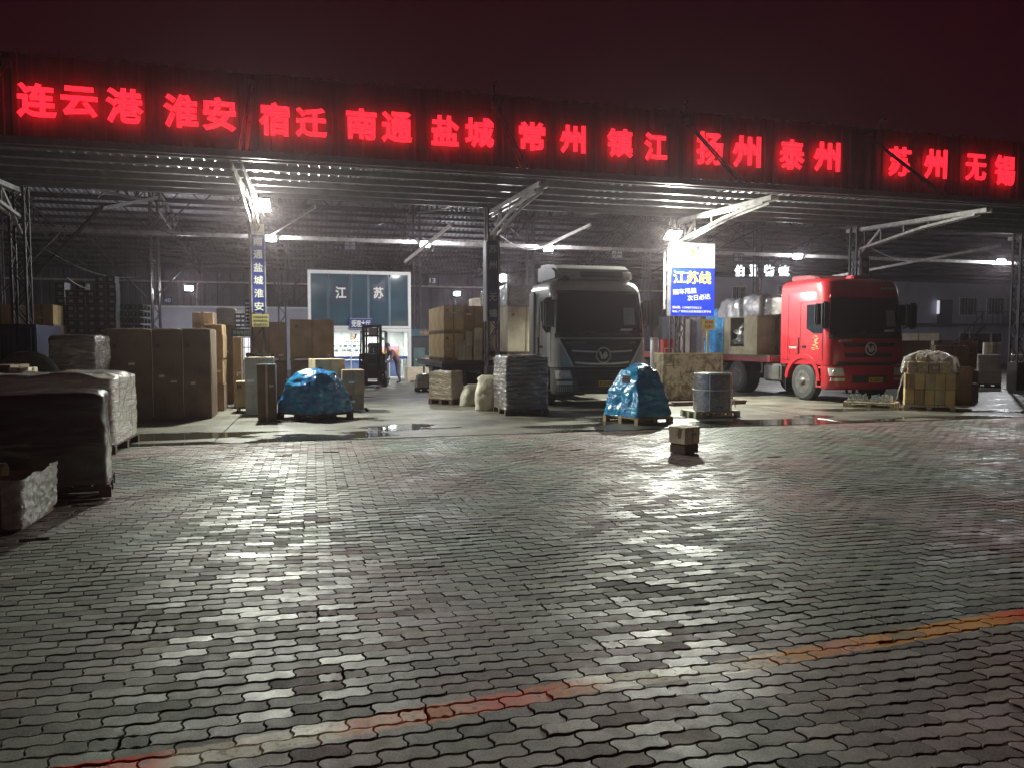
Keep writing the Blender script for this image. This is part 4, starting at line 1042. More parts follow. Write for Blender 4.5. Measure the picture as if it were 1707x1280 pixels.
# ------------------------------------------------------------------ left foreground
c = G(181, 828); P_ = rect(c.x-2.6, c.x, c.y, .95, R(11), c)
wrapped('wrapped_crate', 'big dark film-wrapped crate in the left foreground, taller than the torn tub before it', 'wrapped crate', P_, 1.09, M_FILMDK, amp=.016, seed=2, crown=.015, pin=.03, pallet=M_WOODD, taper=(.02,)*4, n=34)
c = G(191, 757); c2 = G(232, 735); P_ = rect(c.x-1.75, c.x, c.y, c2.y-c.y)
wrapped('wrapped_pallet_load', 'pallet load in white stretch film with its side brightly lit, behind the dark foreground crate', 'pallet load', P_, 1.14, M_FILMW, pallet=M_WOODD, amp=.02, seed=3, crown=.05, n=34, pin=.05)
c = G(36, 884); c2 = G(82, 850)
def tub():
    x0, x1, y0, y1 = c.x-.62, c.x, c.y, c2.y; base = rect(x0, x1, y0, y1-y0); cc = sum(base, Vector())/4
    t = thing('carton', 'torn open carton with a white film flap in the lower left corner', 'carton', (cc.x, cc.y, 0))
    b = MB(); hx, hy, h = (x1-x0)/2, (y1-y0)/2, .40; th = .012
    for lo, hi in (((-hx, -hy, 0), (hx, -hy+th, h)), ((-hx, hy-th, 0), (hx, hy, h)), ((-hx, -hy+th, 0), (-hx+th, hy-th, h)), ((hx-th, -hy+th, 0), (hx, hy-th, h*.96)), ((-hx+th, -hy+th, 0), (hx-th, hy-th, .012))): b.b2(lo, hi)
    b.build('box_body', M_CARDD, t, bevel=.004, seg=1)
    # crumpled film skirt over the lit side and round the corner
    vs = []; fs = []; nu, nv = 34, 22
    for jv in range(nv+1):
        for iu in range(nu+1):
            u = iu/nu; w = jv/nv
            if u < .12: p = Vector((hx-.14+u/.12*.14, -hy-.006, 0)); nr = Vector((0, -1, 0))
            else: p = Vector((hx+.008, -hy+(u-.12)/.88*(2*hy+.02), 0)); nr = Vector((1, 0, 0))
            lowedge = .03+.05*noise.noise(Vector((u*5, 0, 1)))+.10*max(0, u-.6)
            z = lowedge+(h+.045+.045*noise.noise(Vector((u*4, 2, 0)))+.07*max(0, u-.4)-lowedge)*w
            d = .012+.022*noise.noise(Vector((u*9, w*7, 3)))+.014*noise.noise(Vector((u*25, w*16, 5)))+.02*u*w
            p = p+nr*d; vs.append((p.x, p.y, z))
    for jv in range(nv):
        for iu in range(nu): a = jv*(nu+1)+iu; fs.append((a, a+1, a+nu+2, a+nu+1))
    o = MB().add(vs, fs).build('film_flap', film('crumpled_foam_film', (.5, .48, .42), amount=.8, sx=(1, 1, 1), scale=9, bump=.7, rough=.3), t, smooth=True)
    # curled foam sheet
    vs = []; fs = []
    for i in range(15):
        a = R(-30)+R(230)*i/14
        for k in range(9): x = -.26+.30*k/8; vs.append((x+.015*math.sin(k), .02+.085*math.cos(a)+.01*noise.noise(Vector((k, i, 0))), h+.045+.085*math.sin(a)))
    for i in range(14):
        for k in range(8): a = i*9+k; fs.append((a, a+1, a+10, a+9))
    MB().add(vs, fs).build('foam_curl', M_CARDW, t, smooth=True)
tub()
# ------------------------------------------------------------------ left middle
x0, x1, Y, z = FR(-70, 17, 600, Y=13.4); carton('dull carton with a small strapped bundle, at the left picture edge behind the dark crate', rect(x0, x1, Y, .8), 0, 1.25, M_CARDD, seams=1)
x0, x1, Y, z = FR(14, 47, 613, Y=13.0); zb = AY(30, 640, Y).z
carton('dark supporting carton under the small cream carton', rect(x0-.05, x1+.1, Y-.03, .6), 0, zb-.002, M_CARDD)
carton('small cream carton with printed mark, above the dark foreground crate', rect(x0, x1, Y, .4), zb, z, M_CARDW)
def tyre():
    t = thing('spare_tyre', 'worn truck tyre leaning behind the small cream carton', 'tyre', (AY(45, 600, 15.2).x, 15.2, 0))
    b = MB(); b.lathe([(.34, -.12), (.46, -.13), (.54, -.10), (.56, 0), (.54, .10), (.46, .13), (.34, .12)], 36, (0, 0, .9), 'Y', caps=False); b.build('tyre_body', M_RUBBER, t, smooth=True)
    b = MB(); b.lathe([(.34, -.02), (.2, -.04), (.2, .04), (.34, .02)], 24, (0, 0, .9), 'Y'); b.build('rim', M_STEEL, t)
    b = MB(); b.b2((-.5, -.2, 0), (.5, .2, .345)); b.build('chock', M_WOODD, t)
tyre()
x0, x1, Y, z = FR(-120, 62, 541, Y=17.8)
t = thing('steel_bin', 'large dark blue steel bin at the left edge below the straw coloured cartons', 'bin', ((x0+x1)/2, Y+.8, 0)); w_ = (x1-x0)/2
b = MB(); b.b2((-w_, -.8, .12), (w_, .8, z)); b.build('bin_body', mat('dark_blue_bin_paint', (.012, .014, .045), .85, 0, .4, 3), t, bevel=.02)
b = MB()
for k in range(7): b.b2((-w_+.1+k*(2*w_-.25)/6, -.84, .16), (-w_+.16+k*(2*w_-.25)/6, -.802, z-.08))
b.b2((-w_-.02, -.86, z-.07), (w_+.02, -.802, z+.01)); b.build('rib', mat('dark_blue_rib_paint', (.022, .025, .065), .4, 0, .3, 3), t)
b = MB()
for sx in (-1, 1): b.b2((sx*(w_-.2)-.06, -.7, 0), (sx*(w_-.2)+.06, .7, .119))
b.build('skid', M_STEEL, t)
for (a, b_, lab, mm) in ((-30, 35, 'straw coloured carton left of the far left column, on the dark crate', M_CARDY), (53, 91, 'straw coloured carton right of the far left column, on the dark crate', M_CARDY)):
    x0, x1, Y, z = FR(a, b_, 508, Y=22.0); zb = AY(a, 541, 22.0).z
    carton('plain dark crate holding up the %s' % ('left straw coloured carton' if a < 0 else 'straw coloured carton right of the column'), rect(x0-.1, x1+.05, 21.9, 1.0), 0, zb-.004, M_CARDD, tape=False, cat='crate', name='crate')
    carton(lab, rect(x0, x1, Y, .8), zb, z, mm, straps=4)
# stacks of dark crates with pale labels
proto = None
M_CRATE = mat('dark_crate_plastic', (.035, .035, .04), .45, 0, .3, 4); M_CRATEG = mat('dark_green_crate_plastic', (.03, .05, .045), .45, 0, .3, 4)
XL = [(92, 108, 470), (109, 125, 478), (126, 142, 462), (143, 159, 480), (160, 176, 455), (177, 193, 452)]
def mkcrate(w, h, m):
    t = thing('crate', '', 'crate', (0, 0, 0), 0, 'dark labelled crates in tall stacks')
    b = MB(); b.b2((-w/2, 0, 0), (w/2, .45, h-.012)); b.b2((-w/2-.008, -.012, h-.05), (w/2+.008, .46, h-.014)); b.build('crate_body', m, t)
    b = MB(); b.box((.02, -.016, h*.45), (w*.45, .006, h*.42), rot=Matrix.Rotation(R(4), 3, 'Y')); b.build('crate_label', mat('crate_label_film', (.30, .27, .32), .3, 0, .4, 30), t)
    return t
def dup(o, loc, rz=None):
    c_ = o.copy(); COL.objects.link(c_); c_.location = loc
    if rz is not None: c_.rotation_euler = (0, 0, rz)
    for ch in o.children:
        d = ch.copy(); COL.objects.link(d); d.parent = c_
        for g_ in ch.children:
            e = g_.copy(); COL.objects.link(e); e.parent = d
    return c_
cw = AY(108, 500, 23).x-AY(92, 500, 23).x
pr = [mkcrate(cw, .205, M_CRATE), mkcrate(cw, .205, M_CRATEG)]; used = [False, False]
def ORD(k): return 'topmost' if k == 1 else str(k)+{2: 'nd', 3: 'rd'}.get(k, 'th')
ordn = ['first', 'second', 'third', 'fourth', 'fifth', 'sixth']
for i, (a, b_, top) in enumerate(XL):
    x = (AY(a, 500, 23).x+AY(b_, 500, 23).x)/2; H = AY(a, top, 23).z; n = int(H/.205)
    for k in range(n):
        q = 1 if (i < 2 and k < 11) else 0
        loc = (x+random.uniform(-.012, .012), 23+random.uniform(-.02, .02), k*.205)
        if not used[q]: o = pr[q]; o.location = loc; used[q] = True
        else: o = dup(pr[q], loc)
        o['label'] = 'dark labelled crate, %s from the top of the %s tall stack right of the bin' % (ORD(n-k), ordn[i])
# green pallets
gp = None
for k in range(14):
    x0 = AY(197, 500, 24).x; x1 = AY(238, 500, 24).x
    if gp is None: gp = pallet_thing('dark green pallet in the pile right of the labelled crate stacks', rect(x0, x1, 24, 1.0), mat('dark_green_pallet', (.035, .06, .05), .5, 0, .3, 4), 0, 'green pallets in a pile'); gp.name = 'plastic_pallet'; g0 = gp.location.copy()
    o = gp
    if k: o = gp.copy(); COL.objects.link(o); o.location = (g0.x+random.uniform(-.02, .02), g0.y, k*.2)
    o['label'] = 'dark green pallet, %s from the top of the pile beside the labelled crates' % ORD(14-k)
x0, x1, Y, z = FR(80, 160, 560, Y=15.4)
wrapped('wrapped_pallet_load', 'layered load in clear film with one bright edge, left of the big brown cartons', 'pallet load', rect(x0, x1, Y, 1.1), z, M_FILMD, pallet=M_WOODD, amp=.03, layers=10, lamp=.012, seed=5)
# big brown cartons
Yb = G(350, 697).y
for a, b_, lab, lb in ((178, 253, 'widest of the big brown cartons, next to the white film load', [(.55, .62, .12, .05)]), (254, 304, 'big brown carton in the middle between its two tall neighbours', [(.3, .48, .1, .05), (.7, .42, .12, .04)]), (305, 351, 'big brown carton at the right end, beside the narrow carton column', [(.35, .40, .09, .05)])):
    x0, x1, Y, z = FR(a, b_, 549, Y=Yb)
    t = carton(lab, rect(x0+.005, x1-.005, Y, 1.0), 0, z, M_CARDB, tape=True, lab=lb, group='big brown cartons', tapes_m=M_CARDB)
    b = MB(); w_ = (x1-x0)/2
    b.tube([(-w_-.01, -.51, z-.01), (-w_*.5, -.515, z+.012), (0, -.51, z+.006), (w_*.6, -.515, z+.014), (w_+.01, -.51, z-.01)], .013, 6)
    b.tube([(w_+.008, -.51, z-.01), (w_+.016, -.515, z*.6), (w_+.006, -.51, z*.3), (w_+.012, -.51, .05)], .010, 6)
    b.build('film_edge', M_FILMW, t, smooth=True)
# narrow column behind them
def stackc(a, b_, Y, levels, d, m, labs, **k):
    x0, x1, _, _ = FR(a, b_, 600, Y=Y); xc = (x0+x1)/2
    for i, (p0, p1) in enumerate(levels):
        z0 = 0 if p0 is None else AY((a+b_)/2, p0, Y).z; z1 = AY((a+b_)/2, p1, Y).z
        jx = random.uniform(-.015, .015); carton(labs[i], rect(x0+jx, x1+jx, Y, d), z0+(.003 if p0 else 0), z1, m[i] if isinstance(m, list) else m, **k)
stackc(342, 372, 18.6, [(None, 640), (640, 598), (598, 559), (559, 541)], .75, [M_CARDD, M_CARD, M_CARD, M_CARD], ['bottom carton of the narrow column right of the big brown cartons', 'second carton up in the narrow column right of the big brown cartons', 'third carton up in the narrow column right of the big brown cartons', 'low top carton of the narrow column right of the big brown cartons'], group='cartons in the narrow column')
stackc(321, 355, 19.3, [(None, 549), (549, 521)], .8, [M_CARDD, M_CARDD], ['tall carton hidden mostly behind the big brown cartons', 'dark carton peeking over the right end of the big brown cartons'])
x0, x1, Y, z = FR(362, 396, 516, Y=21.5); zb = AY(380, 542, Y).z
carton('brown carton stack base under the small white wrapped bundle', rect(x0, x1, Y, .8), 0, zb-.01, M_CARD, seams=4)
wrapped('wrapped_bundle', 'white wrapped bundle on top of the cartons left of the 南通 column', 'bundle', rect(x0, x1, Y, .8), z-zb, M_FILMW, z0=zb+.012, amp=.03, seed=8, n=14)
x0, x1, Y, z = FR(388, 402, 562, Y=19.2); carton('slim dull carton standing behind the low trolley carton', rect(x0, x1, Y, .5), 0, z, M_CARDD, tape=False)
# trolley with carton
g = G(408, 688); x0, x1, Y, z = FR(391, 427, 636, Y=g.y)
t = thing('hand_trolley', 'low hand trolley on small wheels under the olive carton', 'trolley', ((x0+x1)/2, Y+.3, 0)); w_ = (x1-x0)/2
b = MB(); b.b2((-w_-.03, -.32, .10), (w_+.03, .32, .13)); b.build('platform', M_STEEL, t)
for sx in (-1, 1):
    for sy in (-.25, .25): b = MB(); b.lathe([(.02, -.02), (.045, -.018), (.045, .018), (.02, .02)], 14, (sx*(w_-.04), sy, .046), 'X'); b.build('wheel', M_RUBBER, t)
b = MB(); b.tube([(-w_-.03, .28, .13), (-w_-.03, .31, .9), (w_+.03, .31, .9), (w_+.03, .28, .13)], .014, 8); b.build('handle', M_STEEL, t)
carton('olive carton with pale tape standing on the low hand trolley', rect(x0, x1, Y, .58), .132, z, M_CARDG, tapes_m=M_CARDW)
g = G(443, 700); x0, x1, Y, z = FR(428, 459, 609, Y=g.y); t = carton('tall narrow dull carton standing upright left of the wide blue wrapped load', rect(x0, x1, Y, .42), 0, z, M_CARDD, tapes_m=M_CARDW)
b = MB(); b.box((0, 0, z+.012), ((x1-x0)*1.02, .44, .014)); b.build('film_edge', M_FILMW, t)
x0, x1, Y, z = FR(407, 456, 596, Y=17.4); carton('squat olive carton with clutter on its lid, below the yellow column plate', rect(x0, x1, Y, .7), 0, z, M_CARDG, seams=1)
rr = random.Random(5)
t = thing('tool_clutter', 'small dark tools and cloth lying on the squat olive carton', 'tools', ((x0+x1)/2, Y+.3, z)); b = MB()
for k in range(9): b.box((rr.uniform(-.25, .25), rr.uniform(-.2, .1), .03+rr.uniform(0, .03)), (rr.uniform(.04, .15), .06, rr.uniform(.03, .09)), rr.uniform(0, 3))
b.tube([(.05, -.2, .01), (.08, -.2, .09), (.15, -.2, .11), (.22, -.2, .02)], .012, 6); b.build('tools', M_BLACK, t)
# large cartons on pallets left of the office
for a, b_, top, lab1, lab2 in ((423, 474, 537, 'large dull carton on a pallet just right of the 南通 column', 'lower large carton under the one just right of the 南通 column'), (484, 557, 533, 'widest large carton of the pair, left of the container office door', 'lower carton under the widest large carton of the pair')):
    x0, x1, Y, z = FR(a, b_, top, Y=22.2); zb = AY(a, 603, Y).z
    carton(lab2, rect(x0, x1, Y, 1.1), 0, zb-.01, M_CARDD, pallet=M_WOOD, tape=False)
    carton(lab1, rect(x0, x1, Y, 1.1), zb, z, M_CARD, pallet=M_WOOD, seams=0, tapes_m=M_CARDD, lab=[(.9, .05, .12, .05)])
# cartons right of the wide blue load
g = G(595, 686); Y = g.y
x0, x1, _, z = FR(570, 607, 617, Y=Y); zb = AY(590, 657, Y).z
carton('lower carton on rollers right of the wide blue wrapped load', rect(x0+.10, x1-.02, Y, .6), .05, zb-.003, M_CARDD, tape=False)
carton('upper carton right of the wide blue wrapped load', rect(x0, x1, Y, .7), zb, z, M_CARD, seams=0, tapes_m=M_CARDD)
x0, x1, Y2, z = FR(526, 578, 599, Y=Y+.5); carton('olive topped carton rising behind the wide blue wrapped load', rect(x0, x1, Y2, .7, R(14)), 0, z, M_CARDG, seams=1)
def rollers():
    b = MB()
    for sx in (0, 1):
        for sy in (.08, .5): b.lathe([(.024, -.03), (.024, .03)], 10, (sx*.36, sy, .024), 'X')
    o = b.build('roller_skate', M_BLACK); o.location = (AY(575, 600, Y).x+.14, Y, 0); tag(o, 'black roller skate under the lower carton by the blue load', 'roller')
rollers()
# ------------------------------------------------------------------ wide blue load
C_, L_, R_2 = G(525, 703), G(463, 695), G(588, 693)
t = wrapped('wrapped_pallet_load', 'wide hump-shaped load in shiny blue film on a dark pallet', 'pallet load', squared(C_, R_2, L_), 1.02, M_FILMB, pallet=M_WOODD, taper=(.52,)*4, tpow=2.6, amp=.06, seed=11, crown=.05, n=44, pin=.08, lean=(.02, .03), fs=2.2)
C_, L_, R_2 = G(1063, 709), G(1006, 695), G(1121, 700)
t = wrapped('wrapped_pallet_load', 'tall tapering load in teal blue film on a pallet before the grey truck', 'pallet load', squared(C_, R_2, L_), 1.10, M_FILMB2, pallet=M_WOOD, taper=(.46,)*4, tpow=1.6, amp=.065, layers=0, seed=13, crown=.09, n=44, pin=.10, fs=1.7)
b = MB(); 
lab_p = AY(1040, 632, C_.y+.45)-t.location
b.box(lab_p+Vector((0, -.12, 0)), (.16, .004, .15), R(-22)); b.build('paper_sticker', M_LABEL, t)
# ------------------------------------------------------------------ middle
Cn, Ln, Rn = G(753, 675), G(715, 670), G(772, 669)
wrapped('wrapped_pallet_load', 'low brown film-wrapped pallet load left of the white sacks', 'pallet load', squared(Cn, Rn, Ln), .86, M_FILMC, pallet=M_WOODD, amp=.015, layers=5, lamp=.008, seed=15)
g = G(707, 653); wrapped('wrapped_bundle', 'small white wrapped bundle on the floor right of the pale wooden crate', 'bundle', rect(g.x-.25, g.x+.35, g.y, .5), .55, M_FILMW, amp=.04, seed=17, crown=.06, n=16, taper=(.2,)*4, pallet=M_WOODD)
def wood_crate(label, base, h, m=M_WOODP):
    base = [Vector(p) for p in base]; c = sum(base, Vector())/4; P = [Vector((p.x-c.x, p.y-c.y, 0)) for p in base]
    t = thing('wooden_crate', label, 'crate', (c.x, c.y, 0)); w = (P[1]-P[0]).length; d = (P[3]-P[0]).length
    b = MB(); n = max(3, int(h/.12)); b.b2((-w/2+.02, -d/2+.02, .08), (w/2-.02, d/2-.02, h-.02))
    for k in range(n): b.b2((-w/2, -d/2-.001, .08+k*(h-.08)/n+.004), (w/2, -d/2+.018, .08+(k+1)*(h-.08)/n-.004)); b.b2((-w/2-.001, -d/2+.02, .08+k*(h-.08)/n+.004), (-w/2+.018, d/2, .08+(k+1)*(h-.08)/n-.004))
    b.build('crate_body', m, t)
    b = MB()
    for x in (-w/2+.06, 0, w/2-.06): b.b2((x-.045, -d/2-.022, .08), (x+.045, -d/2-.002, h)); b.b2((x-.05, -d/2, 0), (x+.05, d/2, .078))
    b.build('batten', m, t)
    return t
g = G(697, 637); wood_crate('pale wooden crate on the floor right of the forklift and office', rect(g.x-.45, g.x+.45, g.y, .8), .62)
g = G(677, 632); wrapped('wrapped_bundle', 'thin pale wrapped bundle leaning between the forklift and the pale wooden crate', 'bundle', rect(g.x-.15, g.x+.15, g.y, .4), .9, M_FILMW, amp=.04, seed=19, n=12, crown=.05)
# sacks
def sack(label, base, h, w, d, lean, seed, rz=0):
    t = thing('woven_sack', label, 'sack', (base.x, base.y, 0), rz, 'white woven sacks')
    v = []; f = []; n = 28; lv = 18
    for j in range(lv+1):
        s = j/lv; prof = (.80+.20*math.sin(math.pi*min(1, s*1.15+.05))) if s < .9 else .82*(1-s)/.1*.45+.45; fl = (1-s**5)*.92+.08
        for k in range(n):
            a = 2*math.pi*k/n; sq = 1/max(abs(math.cos(a)), abs(math.sin(a)))**.45
            x = w/2*prof*math.cos(a)*sq; y = d/2*prof*math.sin(a)*sq*fl; x *= 1+(.16 if s > .86 else 0)*abs(math.cos(a))
            p = Vector((x, y, s*h)); dn = .10*noise.noise(p*5+Vector((seed, 0, 0)))+.05*noise.noise(Vector((p.x*16, p.y*16, p.z*6)))+(.10*math.sin(a*7+seed)*s**4)
            if s < .15:
                ear = max(0, math.cos(a)*.0+abs(math.cos(a))-.75)*.25*(1-s/.15); x += math.copysign(ear*w, math.cos(a))
            x += lean[0]*s*h; y += lean[1]*s*h
            v.append((x*(1+dn), y*(1+dn), s*h))
    for j in range(lv):
        for k in range(n): f.append((j*n+k, j*n+(k+1) % n, (j+1)*n+(k+1) % n, (j+1)*n+k))
    f.append(tuple(range(n-1, -1, -1))); f.append(tuple(lv*n+k for k in range(n)))
    MB().add(v, f).build('sack_body', M_SACK, t, smooth=True)
g = G(812, 685); sack('fuller upright white woven sack beside the dark wrapped pallet', g+Vector((0, .2, 0)), .84, .52, .42, (.06, .03), 1, R(-12))
g = G(783, 677); sack('smaller slumped white woven sack left of the upright sack', g+Vector((0, .2, 0)), .55, .5, .4, (.25, .0), 4, R(15))
# dark wrapped pallet of layers
g = G(880, 692); x0, x1, Y, z = FR(843, 915, 594, Y=g.y); yb = AX(822, 680, x0).y
wrapped('wrapped_pallet_load', 'dark layered load in glinting clear film in front of the grey truck corner', 'pallet load', rect(x0, x1, Y, yb-Y), z, M_FILMD, pallet=M_WOODD, amp=.025, layers=13, lamp=.022, seed=23, n=36, crown=.03, pin=.03)
# cartons on the short trailer
Yt = 23.0; zd = 1.022
x0, x1, _, zt = FR(740, 773, 510, Y=Yt); x2 = AY(807, 600, Yt).x; zm = (zd+zt)/2
k = 0
for row in range(3):
    y_ = Yt+row*1.05
    for (a, b_) in ((x0, x1), (x1+.01, x2)):
        for lv, (za, zc) in enumerate(((zd, zm-.004), (zm, zt))):
            pos = ('front', 'middle', 'rear')[row]+' '+('left' if a == x0 else 'right')+' '+('lower' if lv == 0 else 'upper')
            carton('%s tall carton on its own pallet on the short trailer' % pos, rect(a, b_, y_, 1.0), za, zc, M_CARDY if a == x0 else M_CARD, pallet=M_WOOD, straps=0, lab=[(.7, .8, .14, .04), (.55, .7, .2, .03)] if (row == 0 and lv and a == x0) else None, group='tall cartons on the short trailer', tapes_m=M_CARDD)  # left cartons get paler board in place of light on their side
for (a, b_, top, bot, Y_, lab) in ((763, 776, 568, 601, 22.85, 'small pale carton lowest at the front lip of the short trailer'), (777, 787, 553, 577, 22.85, 'small pale carton on another in front of the tall trailer cartons'), (777, 786, 577, 601, 22.85, 'small cream carton under another beside the column'), (791, 803, 547, 601, 22.6, 'slim pale carton on end nearest the dark 苏州 column')):
    x0, x1, _, z = FR(a, b_, top, Y=Y_); zb = AY(a, bot, Y_).z
    q0 = carton(lab, rect(x0, x1, Y_-.06, .2), max(1.022, zb+.003), z, M_CARDW, tape=False, group='small pale cartons on the short trailer')
x0, x1, _, z = FR(785, 806, 500, Y=25.5); wrapped('wrapped_bundle', 'white wrapped bundle on top of the rear tall trailer cartons', 'bundle', rect(x0, x1, 25.2, .6), .32, M_FILMW, z0=zt+.02, amp=.04, seed=29, n=12, crown=.05)
# load behind the grey cab
Yg = 20.6
x0 = AY(846, 600, Yg).x; z1 = AY(860, 510, Yg).z; z2 = AY(860, 474, Yg).z
for row in range(3):
    y_ = Yg+row*1.25
    carton('cream carton %s on the trailer behind the grey cab' % ('first in the row', 'second in the row', 'last in the row')[row], rect(x0, x0+1.15, y_, 1.15), 1.225, z1-.02, M_CARDW, pallet=M_WOODD, group='cream cartons behind the grey cab', tapes_m=M_CARDG)
    wrapped('wrapped_bundle', 'glinting film bundle stacked %s above the cream cartons behind the grey cab' % ('first', 'second', 'last')[row], 'bundle', rect(x0, x0+1.15, y_, 1.15), z2-z1, M_FILMD if row else film('silver_film', (.28, .27, .29), amount=.9, sx=(1, 1, 1.5), scale=6), z0=z1, amp=.04, seed=31+row, n=18, group='film bundles behind the grey cab')
    carton('dull carton on the far side of the trailer behind the grey cab, %s row' % ('first', 'second', 'last')[row], rect(x0+1.2, x0+2.35, y_, 1.15), 1.225, 2.4, M_CARDD, pallet=M_WOODD, group='dull cartons behind the grey cab')
# ------------------------------------------------------------------ right of the grey truck
g = G(1150, 667); x0, x1, Y, z = FR(1106, 1204, 589, Y=g.y); yb = AX(1090, 640, x0).y
t = thing('stone_slab_crate', 'mottled beige board crate standing between the two trucks', 'crate', ((x0+x1)/2, (Y+yb)/2, 0)); w_ = (x1-x0)/2; d_ = max(.35, (yb-Y))/2
b = MB(); b.b2((-w_, -d_, .02), (w_, d_, z)); 
mm, nt, N, L, Pn = _mat('mottled_board'); tc = N.new('ShaderNodeTexCoord'); nn_ = N.new('ShaderNodeTexNoise'); nn_.inputs['Scale'].default_value = 3.2; nn_.inputs['Detail'].default_value = 10; nn_.inputs['Roughness'].default_value = .72; nn_.inputs['Distortion'].default_value = 1.2
L.new(tc.outputs['Object'], nn_.inputs['Vector']); rp = N.new('ShaderNodeValToRGB'); e = rp.color_ramp.elements; e[0].position = .42; e[0].color = (.14, .115, .07, 1); e[1].position = .56; e[1].color = (.50, .44, .30, 1); L.new(nn_.outputs[0], rp.inputs[0]); L.new(rp.outputs[0], Pn.inputs['Base Color']); Pn.inputs['Roughness'].default_value = .5
b.build('board_face', mm, t, bevel=.008)
b = MB()
for (lo, hi) in (((-w_-.01, -d_-.012, z-.03), (w_+.01, -d_-.002, z+.012)), ((w_-.03, -d_-.012, .02), (w_+.01, -d_-.002, z-.032)), ((-w_-.012, -d_, z-.03), (-w_-.002, d_, z+.012))): b.b2(lo, hi)
b.build('edge_strip', M_CREAM, t)
text('小心轻放', 'stencil_lettering', M_DKTEXT, t, (-w_+.06, -d_-.006, z-.28), (1, 0, 0), (0, 0, 1), .28, .08, .01, .003)
b = MB(); b.b2((-w_+.05, -d_-.006, z-.36), (-w_+.36, -d_-.002, z-.345)); b.build('stencil_line', M_DKTEXT, t)
Cn, Ln, Rn = G(1160, 697), G(1134, 690), G(1234, 693)
base = squared(Cn, Rn, Ln)
pallet_thing('pale wooden pallet under the purple spotted film drum', base, M_WOODP)
g = sum(base, Vector())/4; cx_ = AY(1187, 660, g.y).x
t = thing('wrapped_drum', 'round drum in purple spotted film standing on the pale pallet', 'drum', (cx_, g.y-.02, .142))
rr_ = (AY(1216, 660, g.y).x-AY(1158, 660, g.y).x)/2*.97; h_ = AY(1187, 626, g.y-rr_).z-.142
v = []; f = []; n = 48; lv = 26
for j in range(lv+1):
    s = j/lv
    for k in range(n):
        a = 2*math.pi*k/n; p = Vector((math.cos(a), math.sin(a), s*h_)); q = rr_*(1+.014*noise.noise(p*4)+.012*noise.noise(p*11)-.02*math.exp(-((s-.58)/.02)**2))*(1 if s < .985 else .95)
        v.append((p.x*q, p.y*q, p.z))
for j in range(lv):
    for k in range(n): f.append((j*n+k, j*n+(k+1) % n, (j+1)*n+(k+1) % n, (j+1)*n+k))
f.append(tuple(lv*n+k for k in range(n))); f.append(tuple(range(n-1, -1, -1)))
MB().add(v, f).build('film_wrap', M_FILMP, t, smooth=True).data.set_sharp_from_angle(angle=R(50))
b = MB(); b.lathe([(rr_*.93, 0), (rr_*.97, .02), (rr_*.95, .045), (rr_*.4, .055)], 40, (0, 0, h_-.005)); b.build('lid', M_FILMW, t, smooth=True)
b = MB(); 
for a_ in (0,): b.tube([(rr_*1.015*math.cos(a), rr_*1.015*math.sin(a), h_*.58) for a in np.linspace(0, 2*math.pi, 40, endpoint=False)], .012, 6, closed=True)
for a_ in (R(-128), R(-60)): b.tube([(rr_*1.02*math.cos(a_), rr_*1.02*math.sin(a_), .01), (rr_*1.02*math.cos(a_), rr_*1.02*math.sin(a_), h_)], .008, 6)
b.build('strap', M_LABEL, t)
o = MB(); o.b2((-1.05, -.12, .0), (1.15, .12, .06)); o.b2((-1.0, -.10, .062), (1.2, .06, .10)); o = o.build('plank_bundle', M_WOODD); g = G(1180, 675); o.location = (g.x, g.y+.1, 0); o.rotation_euler = (0, 0, R(4)); tag(o, 'dark planks lying on the floor behind the drum pallet', 'planks')
b = MB(); b.tube([(0, 0, .0), (-.12, .2, .62)], .014, 6); o = b.build('pry_bar', M_WSTEEL); g = G(1226, 678); o.location = (g.x, g.y-.0, .0); tag(o, 'thin metal bar leaning right of the drum', 'bar')
# little carton in front
Cn, Ln, Rn = G(1141, 757), G(1117, 751), G(1164, 750.5); base = squared(Cn, Rn, Ln); cc = sum(base, Vector())/4
pallet_thing('small dark pallet under the lone small carton', base, M_WOODD)
big = [cc+(p-cc)*1.08 for p in base]
zt_ = AY(1140, 713, big[0].y).z
t = carton('lone small pale carton on its own low pallet out on the pavers', big, .142, zt_, M_CARDW, tape=True, tapes_m=M_CARDG)
text('HP3', 'stencil_lettering', M_DKTEXT, t, (.02, 0, 0), (1, 0, 0), (0, 0, 1), .09, .035, .01, .002)
for ch in t.children:
    if ch.name.startswith('stencil'):
        ux = (big[1]-big[0]).normalized(); ch.rotation_euler = (0, 0, math.atan2(ux.y, ux.x)); pp = big[0]+ux*.12-Vector((-ux.y, ux.x, 0))*.016; ch.location = (pp.x-t.location.x, pp.y-t.location.y, .12)
